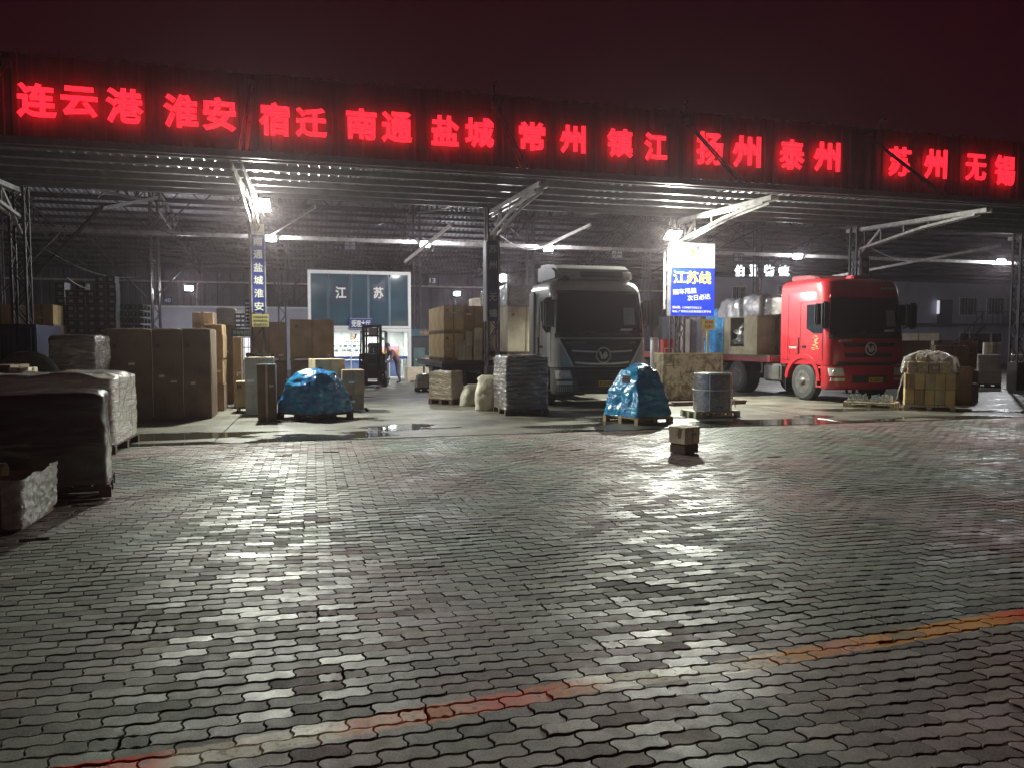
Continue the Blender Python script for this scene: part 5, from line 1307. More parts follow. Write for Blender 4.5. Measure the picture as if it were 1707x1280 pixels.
# fittings on a pale pallet under the red truck nose
FA, FB = G(1405, 678), G(1491, 682); fu = (FB-FA).normalized(); fv = Vector((-fu.y, fu.x, 0)); FL = (FB-FA).length
pallet_thing('pale pallet with metal fittings on the floor before the red truck', [FA, FB, FB+fv*.8, FA+fv*.8], M_WOODP)
for q, (a, b_) in enumerate(((.03, .44), (.48, .93))):
    cc = FA+fu*FL*(a+b_)/2+fv*.4
    t = thing('metal_fittings', '%s tray of silvery pipe fittings on the pale pallet before the red truck' % ('smaller' if q == 0 else 'larger'), 'fittings', (cc.x, cc.y, .142), math.atan2(fu.y, fu.x)); w_ = (b_-a)*FL/2
    b = MB(); b.b2((-w_, -.3, 0), (w_, .3, .035)); b.build('tray', M_FILMD, t, bevel=.01)
    rr = random.Random(q); b = MB()
    for i in range(9):
        for j_ in range(4):
            x = -w_+.06+i*(2*w_-.12)/8; y = -.24+j_*.16; h = rr.uniform(.07, .16)
            b.lathe([(.028, .036), (.028, .05), (.016, .06), (.016, h), (.024, h+.005), (.022, h+.02)], 8, (x+rr.uniform(-.01, .01), y, 0))
    b.build('fittings', mat('cast_fitting', (.42, .44, .44), .3, .8, .2, 20), t)

SCL = ['tiny white scrap on the pavers straight below the white sacks', 'tiny white scrap at the far right, well below the hooded carton pallet', 'tiny white scrap right of the lone small carton, upper of two close ones', 'tiny white scrap right of the lone small carton, lower of two close ones', 'tiny white scrap on the pavers below the tall blue load', 'tiny white scrap on the pavers below the dark layered load', 'tiny white scrap on the pavers below the wide blue load', 'tiny white scrap nearest the reddest stretch of the painted line']
scr = None
for i, (px, py) in enumerate(((783, 856), (1494, 903), (1300, 936), (1302, 981), (1035, 872), (905, 905), (520, 830), (672, 1003))):
    g = G(px, py, -.003)
    if scr is None:
        v = []; f = []
        for a in range(5):
            for b_ in range(4): v.append((a*.010-.02, b_*.010-.015, .004+.008*noise.noise(Vector((a*1.3, b_*1.7, 2)))+.004))
        for a in range(4):
            for b_ in range(3): k = a*4+b_; f.append((k, k+1, k+5, k+4))
        scr = MB().add(v, f).build('paper_scrap', M_LABEL); o = scr
    else: o = scr.copy(); COL.objects.link(o)
    o.location = g; o.rotation_euler = (0, 0, i*1.3); tag(o, SCL[i], 'scrap', 'white scraps on the pavers')
# ------------------------------------------------------------------ right: carton pallet and its neighbours
CA, CB = G(1507, 683), G(1592, 686); Y = (CA.y+CB.y)/2; cu = (CB-CA).normalized(); cv = Vector((-cu.y, cu.x, 0)); CRZ = math.atan2(cu.y, cu.x)
def hat(px, py): # height of the pixel above the load's front foot line
    m_ = (CA+CB)/2; d = ray(px, py); return CAMH+d.z*math.hypot(m_.x, m_.y)/math.hypot(d.x, d.y)
zs = hat(1550, 623); zt = hat(1550, 604); ztop = hat(1550, 588)
t = thing('carton_pallet_load', 'strapped brown cartons under a loose film hood, right of the red truck', 'pallet load', tuple((CA+CB)/2+cv*.5), CRZ); w_ = (CB-CA).length/2
P = [Vector((-w_, -.5, 0)), Vector((w_, -.5, 0)), Vector((w_, .5, 0)), Vector((-w_, .5, 0))]; build_pallet(P, M_WOODP, t)
nc = 5; cwid = 2*w_/nc; rr = random.Random(3)
for lv in range(2):
    h0 = .14+(zs-.14)*lv/2; h1 = .14+(zs-.14)*(lv+1)/2-.006
    for i in range(nc):
        b = MB(); b.b2((-w_+i*cwid+.004, -.5+rr.uniform(-.01, .01), h0+.002), (-w_+(i+1)*cwid-.004, .5, h1)); b.build('carton', [M_CARDY, M_CARD, M_CARDY, M_CARDG, M_CARDY][(i+lv) % 5], t, bevel=.008, seg=1)
for i in range(4):
    b = MB(); b.b2((-w_+.06+i*cwid*1.05, -.47, zs+.002), (-w_+(i+1)*cwid*1.05+.04, .2, zt)); c_ = b.build('carton', M_CARDY if i % 2 else M_CARD, t, bevel=.008, seg=1)
    b = MB(); b.box((-w_+.06+(i+.5)*cwid*1.05+.02, -.474, (zs+zt)/2), (.09, .004, .05)); b.build('shipping_label', M_LABEL, c_)
b = MB()
for lv in range(2):
    for i in range(nc): x = -w_+(i+.72-.35*lv)*cwid; b.b2((x-.008, -.516, .14+(zs-.14)*lv/2+.01), (x+.008, -.508, .14+(zs-.14)*(lv+1)/2))
b.build('strap', M_STRAP, t)
# loose translucent hood of film heaped over the top and hanging at the side
m, nt, N, L, Pn = _mat('loose_clear_film'); 
tc = N.new('ShaderNodeTexCoord'); n1 = N.new('ShaderNodeTexNoise'); n1.inputs['Scale'].default_value = 5; n1.inputs['Detail'].default_value = 8; n1.inputs['Distortion'].default_value = 1.5; L.new(tc.outputs['Object'], n1.inputs['Vector'])
mr = N.new('ShaderNodeMapRange'); mr.inputs[1].default_value = .35; mr.inputs[2].default_value = .65; mr.inputs[3].default_value = .12; mr.inputs[4].default_value = .62; L.new(n1.outputs[0], mr.inputs[0]); L.new(mr.outputs[0], Pn.inputs['Alpha'])
Pn.inputs['Base Color'].default_value = (.62, .58, .56, 1); Pn.inputs['Roughness'].default_value = .2; bp = N.new('ShaderNodeBump'); bp.inputs['Strength'].default_value = .9; bp.inputs['Distance'].default_value = .04; L.new(n1.outputs[0], bp.inputs['Height']); L.new(bp.outputs[0], Pn.inputs['Normal'])
M_LOOSE = m
vs = []; fs = []; nu, nv = 40, 26
for j in range(nv+1):
    for i in range(nu+1):
        u = i/nu*2-1; w = j/nv*2-1; e = max(abs(u), abs(w)); x = u*(w_+.03+.05*e); y = w*.56
        z = zt+.04+(ztop-zt)*max(0, 1-e**2.2)*1.0 - (.30 if e > .97 else (.10 if e > .9 else 0)) + .05*noise.noise(Vector((u*4, w*4, 7)))+.03*noise.noise(Vector((u*11, w*11, 2)))
        vs.append((x+.02*noise.noise(Vector((u*7, w*7, 0))), y, z))
for j in range(nv):
    for i in range(nu): a = j*(nu+1)+i; fs.append((a, a+1, a+nu+2, a+nu+1))
MB().add(vs, fs).build('film_hood', M_LOOSE, t, smooth=True)
b = MB(); b.b2((-w_+.25, -.25, zt+.003), (w_-.35, .35, ztop-.04)); b.build('carton', M_CARD, t, bevel=.03)
vs = []; fs = []
for j in range(15):
    for i in range(9):
        s = j/14; u = i/8; vs.append((-w_-.03-.16*s*(1-.4*u)+.03*noise.noise(Vector((i, j*.5, 0))), -.45+u*.8+.05*noise.noise(Vector((i*.6, j*.4, 4))), zs-.05-s*(zs-.2)*(1-.3*u)))
for j in range(14):
    for i in range(8): a = j*9+i; fs.append((a, a+1, a+10, a+9))
MB().add(vs, fs).build('film_tail', M_LOOSE, t, smooth=True)
def pxbox(fn, a, b_, top, Yq, bot=None, d=.8, face=False, **k):
    if face:      # front turned the way the hooded load faces
        p0 = AY((a+b_)/2, 600, Yq); p0.z = 0; w = (b_-a)/FPX*math.hypot(p0.x, p0.y)*math.cos(math.atan((a-853)/FPX)); 
        base = [p0-cu*w/2, p0+cu*w/2, p0+cu*w/2+cv*d, p0-cu*w/2+cv*d]
        z0 = 0 if bot is None else AY((a+b_)/2, bot, Yq).z
        return fn(base, z0, AY((a+b_)/2, top, Yq).z, **k)
    x0, x1, _, z = FR(a, b_, top, Y=Yq); z0 = 0 if bot is None else AY((a+b_)/2, bot, Yq).z
    return fn(rect(x0, x1, Yq, d), z0, z, **k)
def C(label, a, b_, top, Yq, bot=None, d=.8, m=None, face=True, **k):
    return pxbox(lambda p, z0, z: carton(label, p, z0+(.003 if bot else 0), z, m or M_CARD, **k), a, b_, top, Yq, bot, d, face)
def Wp(label, a, b_, top, Yq, bot=None, d=.8, m=None, name='wrapped_pallet_load', cat='pallet load', face=True, **k):
    return pxbox(lambda p, z0, z: wrapped(name, label, cat, p, z-z0, m or M_FILMW, z0=z0, **k), a, b_, top, Yq, bot, d, face)
Yn = Y+1.25
C('tall rust-brown carton stack right behind the film-hooded carton pallet', 1592, 1620, 612, Yn, m=M_CARD, seams=3, tape=False)
C('grey carton lower right of the bright yellow carton', 1620, 1632, 640, Yn+.6, m=M_CARDG, tape=False)
C('dark square carton just right of the red truck nose', 1503, 1547, 568, Yn+1.6, m=M_CARDD, tape=False)
Y2 = Yn+2.2
C('grey-brown base carton beneath the yellow carton rows', 1560, 1626, 618, Y2, m=M_CARDG, tape=False, d=1.0)
C('long straw carton with printed marks under the topmost straw row', 1563, 1611, 577, Y2, 616, m=M_CARDY, seams=1)
C('bright yellow-lit carton column at the right end of the straw cartons', 1611.5, 1627, 571, Y2-.02, 616, m=cardboard('yellow_lit_cardboard', (.72, .55, .12)), tape=False, d=.95)  # the lit yellow face is put into this carton's brighter colour
C('topmost straw carton row right of the red truck', 1561, 1624, 568, Y2+.15, 576, m=M_CARDW, d=.9)
C('pale low carton heap behind the dark square carton', 1500, 1560, 556, Y2+4, None, m=M_CARDW, d=.8)
Wp('white wrapped pallet load left of the far right column base', 1633, 1667, 592, 21.3, m=M_FILMW, pallet=M_WOODD, amp=.03, seed=41, n=22)
Wp('white wrapped pallet load right of the far right column base', 1689, 1725, 592, 21.3, m=M_FILMW, pallet=M_WOODD, amp=.03, seed=43, n=22)
C('cream carton with green straps on the wrapped load left of the far right column', 1641, 1653, 571, 21.9, 591, m=M_CARDW, straps=1, d=.5)
C('cream carton nearest the far right lattice column, on the wrapped load', 1654, 1667, 571, 21.9, 591, m=M_CARDW, d=.5)
# ------------------------------------------------------------------ load on the red truck trailer
Xr = TR[0]-1.2; zd = 1.225
def ys(px): return AX(px, 560, Xr).y
za = AX(1240, 528, Xr).z; zb = zd
y0, y1 = ys(1262), ys(1207)
# open crate showing a machine
t = thing('open_crate', 'open sided cardboard crate with a silvery machine inside on the red truck trailer', 'crate', (Xr, y0, zd)); d = y1-y0; h = za-zd
b = MB(); th = .05
b.b2((0, 0, 0), (1.1, d, .12)); b.b2((0, 0, h-.03), (1.1, d, h)); b.b2((1.05, 0, .121), (1.1, d, h-.031)); b.b2((0, 0, .121), (1.049, th, h-.031)); b.b2((0, d-th, .121), (1.049, d, h-.031))
b.b2((0, th+.002, .121), (.03, d*.38, h-.031)); b.b2((0, d*.80, .121), (.03, d-th-.002, h-.031)); b.b2((0, d*.381, .121), (.03, d*.799, .26))
b.build('crate_body', M_CARDG, t, bevel=.006, seg=1)
b = MB(); rr = random.Random(4)
b.lathe([(.1, .2), (.26, .3), (.3, .6), (.22, .85), (.1, .98)], 16, (.35, d*.6, .05))
for k in range(16): a = rr.uniform(0, 6.28); b.lathe([(.05, -.07), (.05, .07)], 10, (.12+rr.uniform(-.03, .1), d*.6+rr.uniform(-.3, .3), .35+rr.uniform(0, .5)), 'X' if k % 2 else 'Y')
b.build('machine', mat('cast_machine', (.4, .4, .38), .3, .7, .3, 8), t)
Yb1 = ys(1203); Yb2 = ys(1189)
wrapped('wrapped_bundle', 'upright blue film bundle on the red truck trailer beside the lit sign', 'bundle', rect(Xr, Xr+.9, y1+.05, 1.3), AX(1197, 519, Xr).z-zd, M_FILMB, z0=zd+.0, amp=.035, seed=51, n=18, taper=(.1,)*4, crown=.08)
c1 = wrapped('wrapped_bundle', 'dark wrapped goods behind the red truck cab, beside the open crate', 'bundle', rect(Xr+.55, Xr+2.3, y0-1.25, 1.15), AX(1270, 529, Xr+.5).z-zd, M_FILMDK, z0=zd, amp=.02, seed=53, n=18)
hh = AX(1225, 500, Xr).z-za
wrapped('wrapped_bundle', 'silvery film bag on top of the open crate, nearer the lit sign', 'bundle', rect(Xr, Xr+1.0, y0+d*.52, d*.48+.5), hh*1.0, film('silver_film', (.28, .27, .29)), z0=za+.002, amp=.05, seed=55, n=18, taper=(.15,)*4, crown=.07)
wrapped('wrapped_bundle', 'silvery film bag on top of the open crate, nearer the red cab', 'bundle', rect(Xr, Xr+1.0, y0-.1, d*.52), hh*1.1, film('silver_film', (.28, .27, .29)), z0=za+.002, amp=.05, seed=57, n=18, taper=(.1,)*4, crown=.06)
z3 = AX(1275, 529, Xr).z; z4 = AX(1275, 500, Xr).z
wrapped('wrapped_bundle', 'round topped layered bundle right behind the red cab roof', 'bundle', rect(Xr+.1, Xr+1.9, y0-1.35, 1.2), z4-z3, M_FILMD, z0=c1.location.z+(AX(1270, 529, Xr+.5).z-zd)+.03, amp=.03, layers=4, seed=59, n=16, crown=.05)
# goods around the lit sign column
C('slate grey carton stack between the grey truck mirror and the lattice column', 1088, 1103, 528, 23.2, m=mat('slate_carton', (.09, .085, .10), .7), tape=False, d=.6)
def binb(a, b_, top, Yq, label):
    x0, x1, _, z = FR(a, b_, top, Y=Yq); t = thing('plastic_drum', label, 'drum', ((x0+x1)/2, Yq+.3, 0)); r = (x1-x0)/2
    b = MB(); b.lathe([(r*.92, 0), (r, .04), (r*.97, z*.3), (r, z*.33), (r*.97, z*.36), (r*.97, z*.64), (r, z*.67), (r*.97, z*.7), (r*.97, z-.08)], 24); b.build('drum_body', M_WHITE, t, smooth=True)
    b = MB(); b.lathe([(r*1.03, z-.08), (r*1.03, z-.01), (r*.9, z)], 24); b.build('lid', M_FILMW, t)
binb(1091, 1104, 563, 22.0, 'pale plastic drum behind the mottled crate, right of the grey truck mirror')
binb(1204, 1206.5, 600, 22.0, 'x') if False else None
def fire_box():
    x0, x1, Yq, z = FR(1103, 1120, 566, Y=21.6); zb = AY(1110, 592, Yq).z
    t = thing('fire_extinguisher_box', 'red fire extinguisher box at the foot of the lit sign column', 'fire extinguisher box', ((x0+x1)/2, Yq, 0)); w_ = (x1-x0)/2
    b = MB(); b.b2((-w_, -.12, zb), (w_, .12, z)); b.b2((-w_+.02, -.05, 0), (-w_+.06, -.0, zb-.001)); b.b2((w_-.06, -.05, 0), (w_-.02, 0, zb-.001)); b.build('box_body', mat('fire_red_paint', (.5, .03, .02), .4, 0, .15, 4), t, bevel=.01)
    b = MB()
    for (lo, hi) in (((-w_+.03, -.128, zb+.04), (w_-.03, -.122, zb+.06)), ((-w_+.03, -.128, z-.30), (w_-.03, -.122, z-.28)), ((-w_+.03, -.128, zb+.061), (-w_+.05, -.122, z-.301)), ((w_-.05, -.128, zb+.061), (w_-.03, -.122, z-.301))): b.b2(lo, hi)
    b.build('white_frame_mark', M_LABEL, t)
fire_box()
Wp('cream film-wrapped stack seen below the lit sign', 1134, 1150, 533, 25.5, m=film('cream_film', (.45, .40, .30)), pallet=M_WOODD, amp=.02, seed=61, n=14, taper=(.0,)*4)
Wp('mauve film-wrapped stack beside the cream one below the lit sign', 1151, 1161, 530, 25.5, m=film('mauve_film', (.22, .18, .22)), pallet=M_WOODD, amp=.02, seed=63, n=14)
C('narrow red-brown carton standing left of the blue film bundle', 1171, 1188, 549, 25.0, m=M_CARD, seams=2, d=.5)
def cone(px, Yq, label):
    x = AY(px, 600, Yq).x; t = thing('traffic_cone', label, 'cone', (x, Yq, 0)); b = MB(); b.b2((-.17, -.17, 0), (.17, .17, .03)); b.lathe([(.13, .03), (.03, .72), (.025, .73)], 20); b.build('cone_body', mat('cone_orange', (.55, .12, .05), .5), t)
    b = MB(); b.lathe([(.098, .25), (.075, .40)], 20, caps=False); b.lathe([(.062, .50), (.045, .62)], 20, caps=False); b.build('reflective_band', M_LABEL, t)
cone(1154, 23.5, 'orange traffic cone behind the mottled crate under the lit sign')
# ================================================================== SIGNS ON COLUMNS
def colsign(label, fx, px0, px1, rows, board, txt, z0, z1, top=True, Yp=None, side=None, glow=None):
    Yp = Yp or 20.0-.19
    x0 = AY(px0, 450, Yp).x; x1 = AY(px1, 450, Yp).x
    t = thing('column_sign', label, 'sign', ((x0+x1)/2, Yp, z0)); w_ = (x1-x0)/2; H = z1-z0
    b = MB(); b.b2((-w_, -.03, 0), (w_, 0, H)); b.build('sign_panel', board, t, bevel=.003, seg=1)
    b = MB(); b.b2((w_+.001, -.035, 0), (w_+.02, .002, H)); b.b2((-w_-.02, -.035, 0), (-w_-.001, .002, H)); b.build('edge_trim', M_WSTEEL, t)
    if side:
        b = MB(); b.b2((-w_-.03, .003, 0), (-w_-.005, .36, H)); b.build('side_panel', side, t)
    hh = H/len(rows)
    for i, ch in enumerate(rows):
        if ch == ' ': continue
        s = min(w_*1.45, hh*.88); zc = H-(i+.5)*hh
        text(ch, 'lettering', txt, t, (-s/2, -.031, zc-s/2), (1, 0, 0), (0, 0, 1), s, s, .03, .006)
    return t, w_
zt1 = AY(430, 392, 19.8).z; zb1 = AY(430, 522, 19.8).z
t, w_ = colsign('blue column sign reading 南通 盐城 淮安 in pale letters', -1.39, 420, 441.5, list('南通')+list('盐城')+list('淮安'), M_BLUE, M_TEXTW, zb1, zt1)
b = MB(); b.b2((-w_, -.03, zt1-zb1+.002), (w_, 0, zt1-zb1+.27)); b.build('logo_panel', mat('white_sign_panel', (.66, .62, .5), .5), t)
logo(t, (-.10, -.031, zt1-zb1+.08), (1, 0, 0), (0, 0, 1), .18); text('金龙专线', 'lettering', M_DKTEXT, t, (-w_*.6, -.031, zt1-zb1+.03), (1, 0, 0), (0, 0, 1), w_*1.2, .035, .01, .003)
# small plates under it
x0 = AY(420, 530, 19.75).x; x1 = AY(448, 530, 19.75).x; za = AY(434, 545, 19.75).z; zc = AY(434, 524, 19.75).z
t = thing('notice_plate', 'olive yellow notice plate right under the blue 南通 column sign', 'sign', ((x0+x1)/2, 19.77, za)); w2 = (x1-x0)/2
b = MB(); b.b2((-w2, -.015, 0), (w2, 0, zc-za)); b.build('plate', mat('olive_yellow_plate', (.42, .38, .13), .5), t)
for i in range(3): text('货物进仓请注意安全'[i*2:i*2+7], 'lettering', M_DKTEXT, t, (-w2*.85, -.016, (zc-za)*(.70-.3*i)), (1, 0, 0), (0, 0, 1), w2*1.7, .055, .01, .003)
x0 = AY(385, 550, 20.9).x; x1 = AY(421, 550, 20.9).x; za = AY(400, 561, 20.9).z; zc = AY(400, 549, 20.9).z
t = thing('notice_plate', 'blue-green notice plate low left of the 南通 column', 'sign', ((x0+x1)/2, 20.9, za)); w2 = (x1-x0)/2
b = MB(); b.b2((-w2, -.015, 0), (w2, 0, zc-za)); b.b2((-.03, .0, -za), (.03, .03, zc-za-.01)); b.build('plate', mat('teal_plate', (.06, .22, .30), .5), t); text('货物堆放区', 'lettering', M_TEXTW, t, (-w2*.85, -.016, (zc-za)*.2), (1, 0, 0), (0, 0, 1), w2*1.7, (zc-za)*.6, .02, .003)
# black and pale notice strips hung left of the blue sign
b = MB(); x0 = AY(392, 520, 20.2).x; x1 = AY(419, 520, 20.2).x; za = AY(405, 547, 20.2).z; zc = AY(405, 500, 20.2).z
t = thing('notice_board', 'dark notice strip board with pale rows left of the blue 南通 column sign', 'sign', ((x0+x1)/2, 19.98, za)); w2 = (x1-x0)/2
b.b2((-w2, -.015, 0), (w2*.3, 0, (zc-za)*.5)); b.b2((w2*.32, -.015, 0), (w2, 0, zc-za)); b.build('board', M_BLUED, t)
b = MB()
for k in range(7): b.b2((w2*.4, -.02, .05+k*(zc-za-.08)/7), (w2*.95, -.016, .09+k*(zc-za-.08)/7))
for k in range(4): b.b2((-w2*.8, -.02, .04+k*.11), (-w2*.3, -.016, .09+k*.11)); b.b2((-w2*.15, -.02, .04+k*.11), (w2*.2, -.016, .09+k*.11))
b.build('notice_rows', M_TEXTG, t)
# 820 column sign
zt1 = AY(820, 402, 19.8).z; zb1 = AY(820, 536, 19.8).z
t, w_ = colsign('dark column sign reading 苏州 无锡 in faint letters left of the grey truck', 4.79, 812, 830.5, list('苏州')+[' ']+list('无锡'), M_BLUED, M_TEXTG, zb1, zt1, side=M_WALL)
b = MB(); b.b2((-w_, -.03, zt1-zb1+.002), (w_, 0, zt1-zb1+.16)); b.build('logo_panel', mat('dim_red_panel', (.18, .08, .08), .5), t)
# 1425 column signs
zt1 = AY(1430, 430, 19.8).z; zb1 = AY(1430, 472, 19.8).z
t, w_ = colsign('two-faced column sign reading 宿迁 and 连云港 above the red truck roof', 16.72, 1435, 1447, list('宿迁'), M_BLUED, M_TEXTG, zb1, zt1)
b = MB(); b.b2((-w_-.045, .003, 0), (-w_-.022, .38, zt1-zb1)); b.build('side_panel', M_WALL, t)
for i, ch in enumerate('连云港'): text(ch, 'lettering', M_DKTEXT, t, (-w_-.046, .32, (zt1-zb1)*(.68-.32*i)), (0, -1, 0), (0, 0, 1), .24, (zt1-zb1)*.26, .02, .004)
b = MB(); b.b2((-w_, -.03, zt1-zb1+.002), (w_, 0, zt1-zb1+.25)); b.b2((-w_-.045, .003, zt1-zb1+.002), (-w_-.022, .38, zt1-zb1+.25)); b.build('logo_panel', mat('grey_sign_panel', (.26, .24, .28), .5), t)
# 1125 column small sign with vertical faint letters
zt1 = AY(1110, 420, 19.8).z; zb1 = AY(1110, 516, 19.8).z
colsign('faint grey column sign reading 常州 镇江 hidden half behind the lit box', 10.45, 1107, 1116, list('常州镇江'), M_WALL, M_ORANGE if False else M_DKTEXT, zb1, zt1)
# lit sign box
Yl = 19.45
xa, xb = AY(1118, 460, Yl).x, AY(1191.5, 460, Yl).x; zt_, zm_, zb_ = AY(1155, 405, Yl).z, AY(1155, 447, Yl).z, AY(1155, 527, Yl).z
t = thing('lit_sign_box', 'glowing white and blue sign box reading 江苏线 on the column between the trucks', 'sign box', ((xa+xb)/2, Yl, zb_)); w_ = (xb-xa)/2; H = zt_-zb_; hm = zm_-zb_
b = MB(); b.b2((-w_, .0, 0), (w_, .22, H)); b.build('box_body', M_WSTEEL, t, bevel=.006)
b = MB(); b.b2((-w_+.1, .221, H*.3), (-w_+.16, .50, H*.3+.05)); b.b2((-w_+.1, .221, H*.8), (-w_+.16, .50, H*.8+.05)); b.build('bracket', M_STEEL, t)
M_LITW = emis('lit_white_panel', (.88, 1.0, .93), 1.0, (.10, .10, .10)); M_LITB = emis('lit_blue_panel', (.0, .055, .95), .85, (.005, .02, .2)); M_LITY = emis('lit_yellow_letters', (1.0, .93, .22), 1.05, (.3, .28, .05)); M_LITT = emis('lit_white_letters', (.9, .97, 1.0), 1.0, (.3, .3, .3)); M_LITO = emis('lit_orange_mark', (.85, .42, .03), .9, (.3, .15, .02)); M_LITG = emis('lit_grey_mark', (.20, .17, .26), .7, (.08, .08, .1))
b = MB(); b.b2((-w_+.01, -.008, hm), (w_-.01, -.001, H-.01)); b.build('white_panel', M_LITW, t)
b = MB(); b.b2((-w_+.01, -.008, .01), (w_-.01, -.001, hm-.002)); b.build('blue_panel', M_LITB, t)
logo(t, (-.16, -.009, hm+(H-hm)*.40), (1, 0, 0), (0, 0, 1), .38, M_LITO, M_LITG)
text('金龙物流', 'lettering', M_LITG, t, (-.18, -.009, hm+(H-hm)*.27), (1, 0, 0), (0, 0, 1), .38, .07, .01, .004)
text('整车零担 · 专线直达', 'lettering', M_LITG, t, (-w_*.6, -.009, hm+(H-hm)*.10), (1, 0, 0), (0, 0, 1), w_*1.2, .035, .01, .004)
W2 = 2*w_
text('江苏线', 'lettering', M_LITY, t, (-w_+W2*.05, -.009, hm*.66), (1, 0, 0), (0, 0, 1), W2*.87, hm*.27, .028, .006)
rot = Vector((math.cos(R(5)), 0, math.sin(R(5)))); rz_ = Vector((-math.sin(R(5)), 0, math.cos(R(5))))
text('随车甩挂', 'lettering', M_LITT, t, (-w_+W2*.06, -.009, hm*.425), rot, rz_, W2*.53, hm*.12, .02, .005)
text('次日必达', 'lettering', M_LITT, t, (-w_+W2*.38, -.009, hm*.305), rot, rz_, W2*.53, hm*.12, .02, .005)
text('热线: 1398733212', 'lettering', M_LITT, t, (-w_+W2*.04, -.009, hm*.145), (1, 0, 0), (0, 0, 1), W2*.66, hm*.055, .015, .004)
text('地址: 广州市白云区物流园江苏专线', 'lettering', M_LITT, t, (-w_+W2*.04, -.009, hm*.065), (1, 0, 0), (0, 0, 1), W2*.88, hm*.05, .015, .004)
x0 = AY(1170, 540, 20.6).x; x1 = AY(1191, 540, 20.6).x; za = AY(1180, 550, 20.6).z; zc = AY(1180, 533, 20.6).z
t = thing('notice_plate', 'bright yellow-green notice plate under the lit sign box corner', 'sign', ((x0+x1)/2, 20.6, za)); w2 = (x1-x0)/2
b = MB(); b.b2((-w2, -.015, 0), (w2, 0, zc-za)); b.b2((-.03, .001, -za), (.03, .03, (zc-za)*.9)); b.build('plate', mat('yellow_green_plate', (.70, .72, .12), .5), t)
for i in range(2): text(['禁止吸烟', '安全第一'][i], 'lettering', M_DKTEXT, t, (-w2*.6, -.016, (zc-za)*(.58-.42*i)), (1, 0, 0), (0, 0, 1), w2*1.3, .09, .01, .003)
# little hanging bay plates on the lamp rail
for (a, b_, c_, d_, s1, s2, Yq) in ((573, 594, 403, 417, '南通', '盐城', RY), (1018, 1038, 418, 432, '苏州', '无锡', RY), (1222, 1240, 423, 437, '常州', '镇江', RY)):
    x0, x1 = AY(a, 410, Yq-.1).x, AY(b_, 410, Yq-.1).x; zc, za = AY(a, c_, Yq-.1).z, AY(a, d_, Yq-.1).z
    t = thing('bay_plate', 'small dark plate on the pale lamp rail reading %s %s, %s' % (s1, s2, {'南通': 'right of the blue column sign', '苏州': 'over the grey truck', '常州': 'right of the lit sign box'}[s1]), 'sign', ((x0+x1)/2, Yq-.1, za)); w2 = (x1-x0)/2; H = zc-za
    b = MB(); b.b2((-w2, -.02, 0), (w2, 0, H)); b.b2((-.02, .001, H*.3), (.02, .05, H*.7)); b.build('plate', M_BLUED, t)
    for i, s_ in enumerate((s1, s2)): text(s_, 'lettering', M_TEXTG if a != 1018 else M_TEXTW, t, (-w2*.85, -.021, H*(.54-.48*i)), (1, 0, 0), (0, 0, 1), w2*1.7, H*.42, .02, .004)
for (a, b_, c_, d_, s_, Yq, m_) in ((272, 287, 495, 507, '40', 48.0, M_BLUE), (714, 728, 461, 475, '13', 44.0, M_BLUED)):
    x0, x1 = AY(a, 500, Yq).x, AY(b_, 500, Yq).x; zc, za = AY(a, c_, Yq).z, AY(a, d_, Yq).z
    t = thing('number_plate', 'small plate deep in the shed reading %s, %s' % (s_, 'above the big brown cartons' if s_ == '40' else 'between office and trailer cartons'), 'sign', ((x0+x1)/2, Yq, za)); w2 = (x1-x0)/2
    b = MB(); b.b2((-w2, -.02, 0), (w2, 0, zc-za)); b.b2((-.015, .001, zc-za-.05), (.015, .02, roof_h(Yq)+.1-za)); b.build('plate', m_, t); text(s_, 'lettering', M_TEXTW, t, (-w2*.7, -.021, (zc-za)*.2), (1, 0, 0), (0, 0, 1), w2*1.4, (zc-za)*.6, .02, .005)
# ================================================================== CONTAINER OFFICE
Yo = 32.5; xa, xb = AY(513, 500, Yo).x, AY(685, 500, Yo).x; z2 = AY(600, 452, Yo).z; z1_ = AY(600, 548, Yo).z
t = thing('container_office', 'two-storey container office, dark glass upstairs and bright lit room below', 'office', ((xa+xb)/2, Yo, 0)); w_ = (xb-xa)/2
def room(z0, z1, nm, wallm, depth=2.4):
    f_ = MB(); e = .12
    f_.b2((-w_, 0, z0), (-w_+e, e, z1)); f_.b2((w_-e, 0, z0), (w_, e, z1)); f_.b2((-w_+e, 0.002, z1-e*1.2), (w_-e, e, z1)); f_.b2((-w_+e, .002, z0), (w_-e, e, z0+e*.8))
    f_.build('frame', M_WHITE, t, bevel=.008)
    f_ = MB(); f_.b2((-w_+.02, e+.002, z0+.001), (-w_+.06, depth, z1-.001)); f_.b2((w_-.06, e+.002, z0+.001), (w_-.02, depth, z1-.001)); f_.b2((-w_+.061, depth-.05, z0+.001), (w_-.061, depth, z1-.001))
    f_.b2((-w_+.062, e+.003, z0+.002), (w_-.062, depth-.051, z0+.05)); f_.b2((-w_+.062, e+.003, z1-.06), (w_-.062, depth-.051, z1-.01)); f_.build(nm, wallm, t)
room(.02, z1_, 'ground_floor_room', mat('office_white_wall', (.72, .74, .70), .6)); room(z1_+.01, z2, 'upper_room', mat('upper_room_wall', (.16, .22, .26), .6))
M_TGLASS = mat('teal_window_glass', (.035, .075, .10), .08, 0, .3, .8, rvar=.03, spec=.9)
n = 5; e = .12; ws = [(0, .17), (.18, .40), (.41, .58), (.59, .80), (.81, 1)]
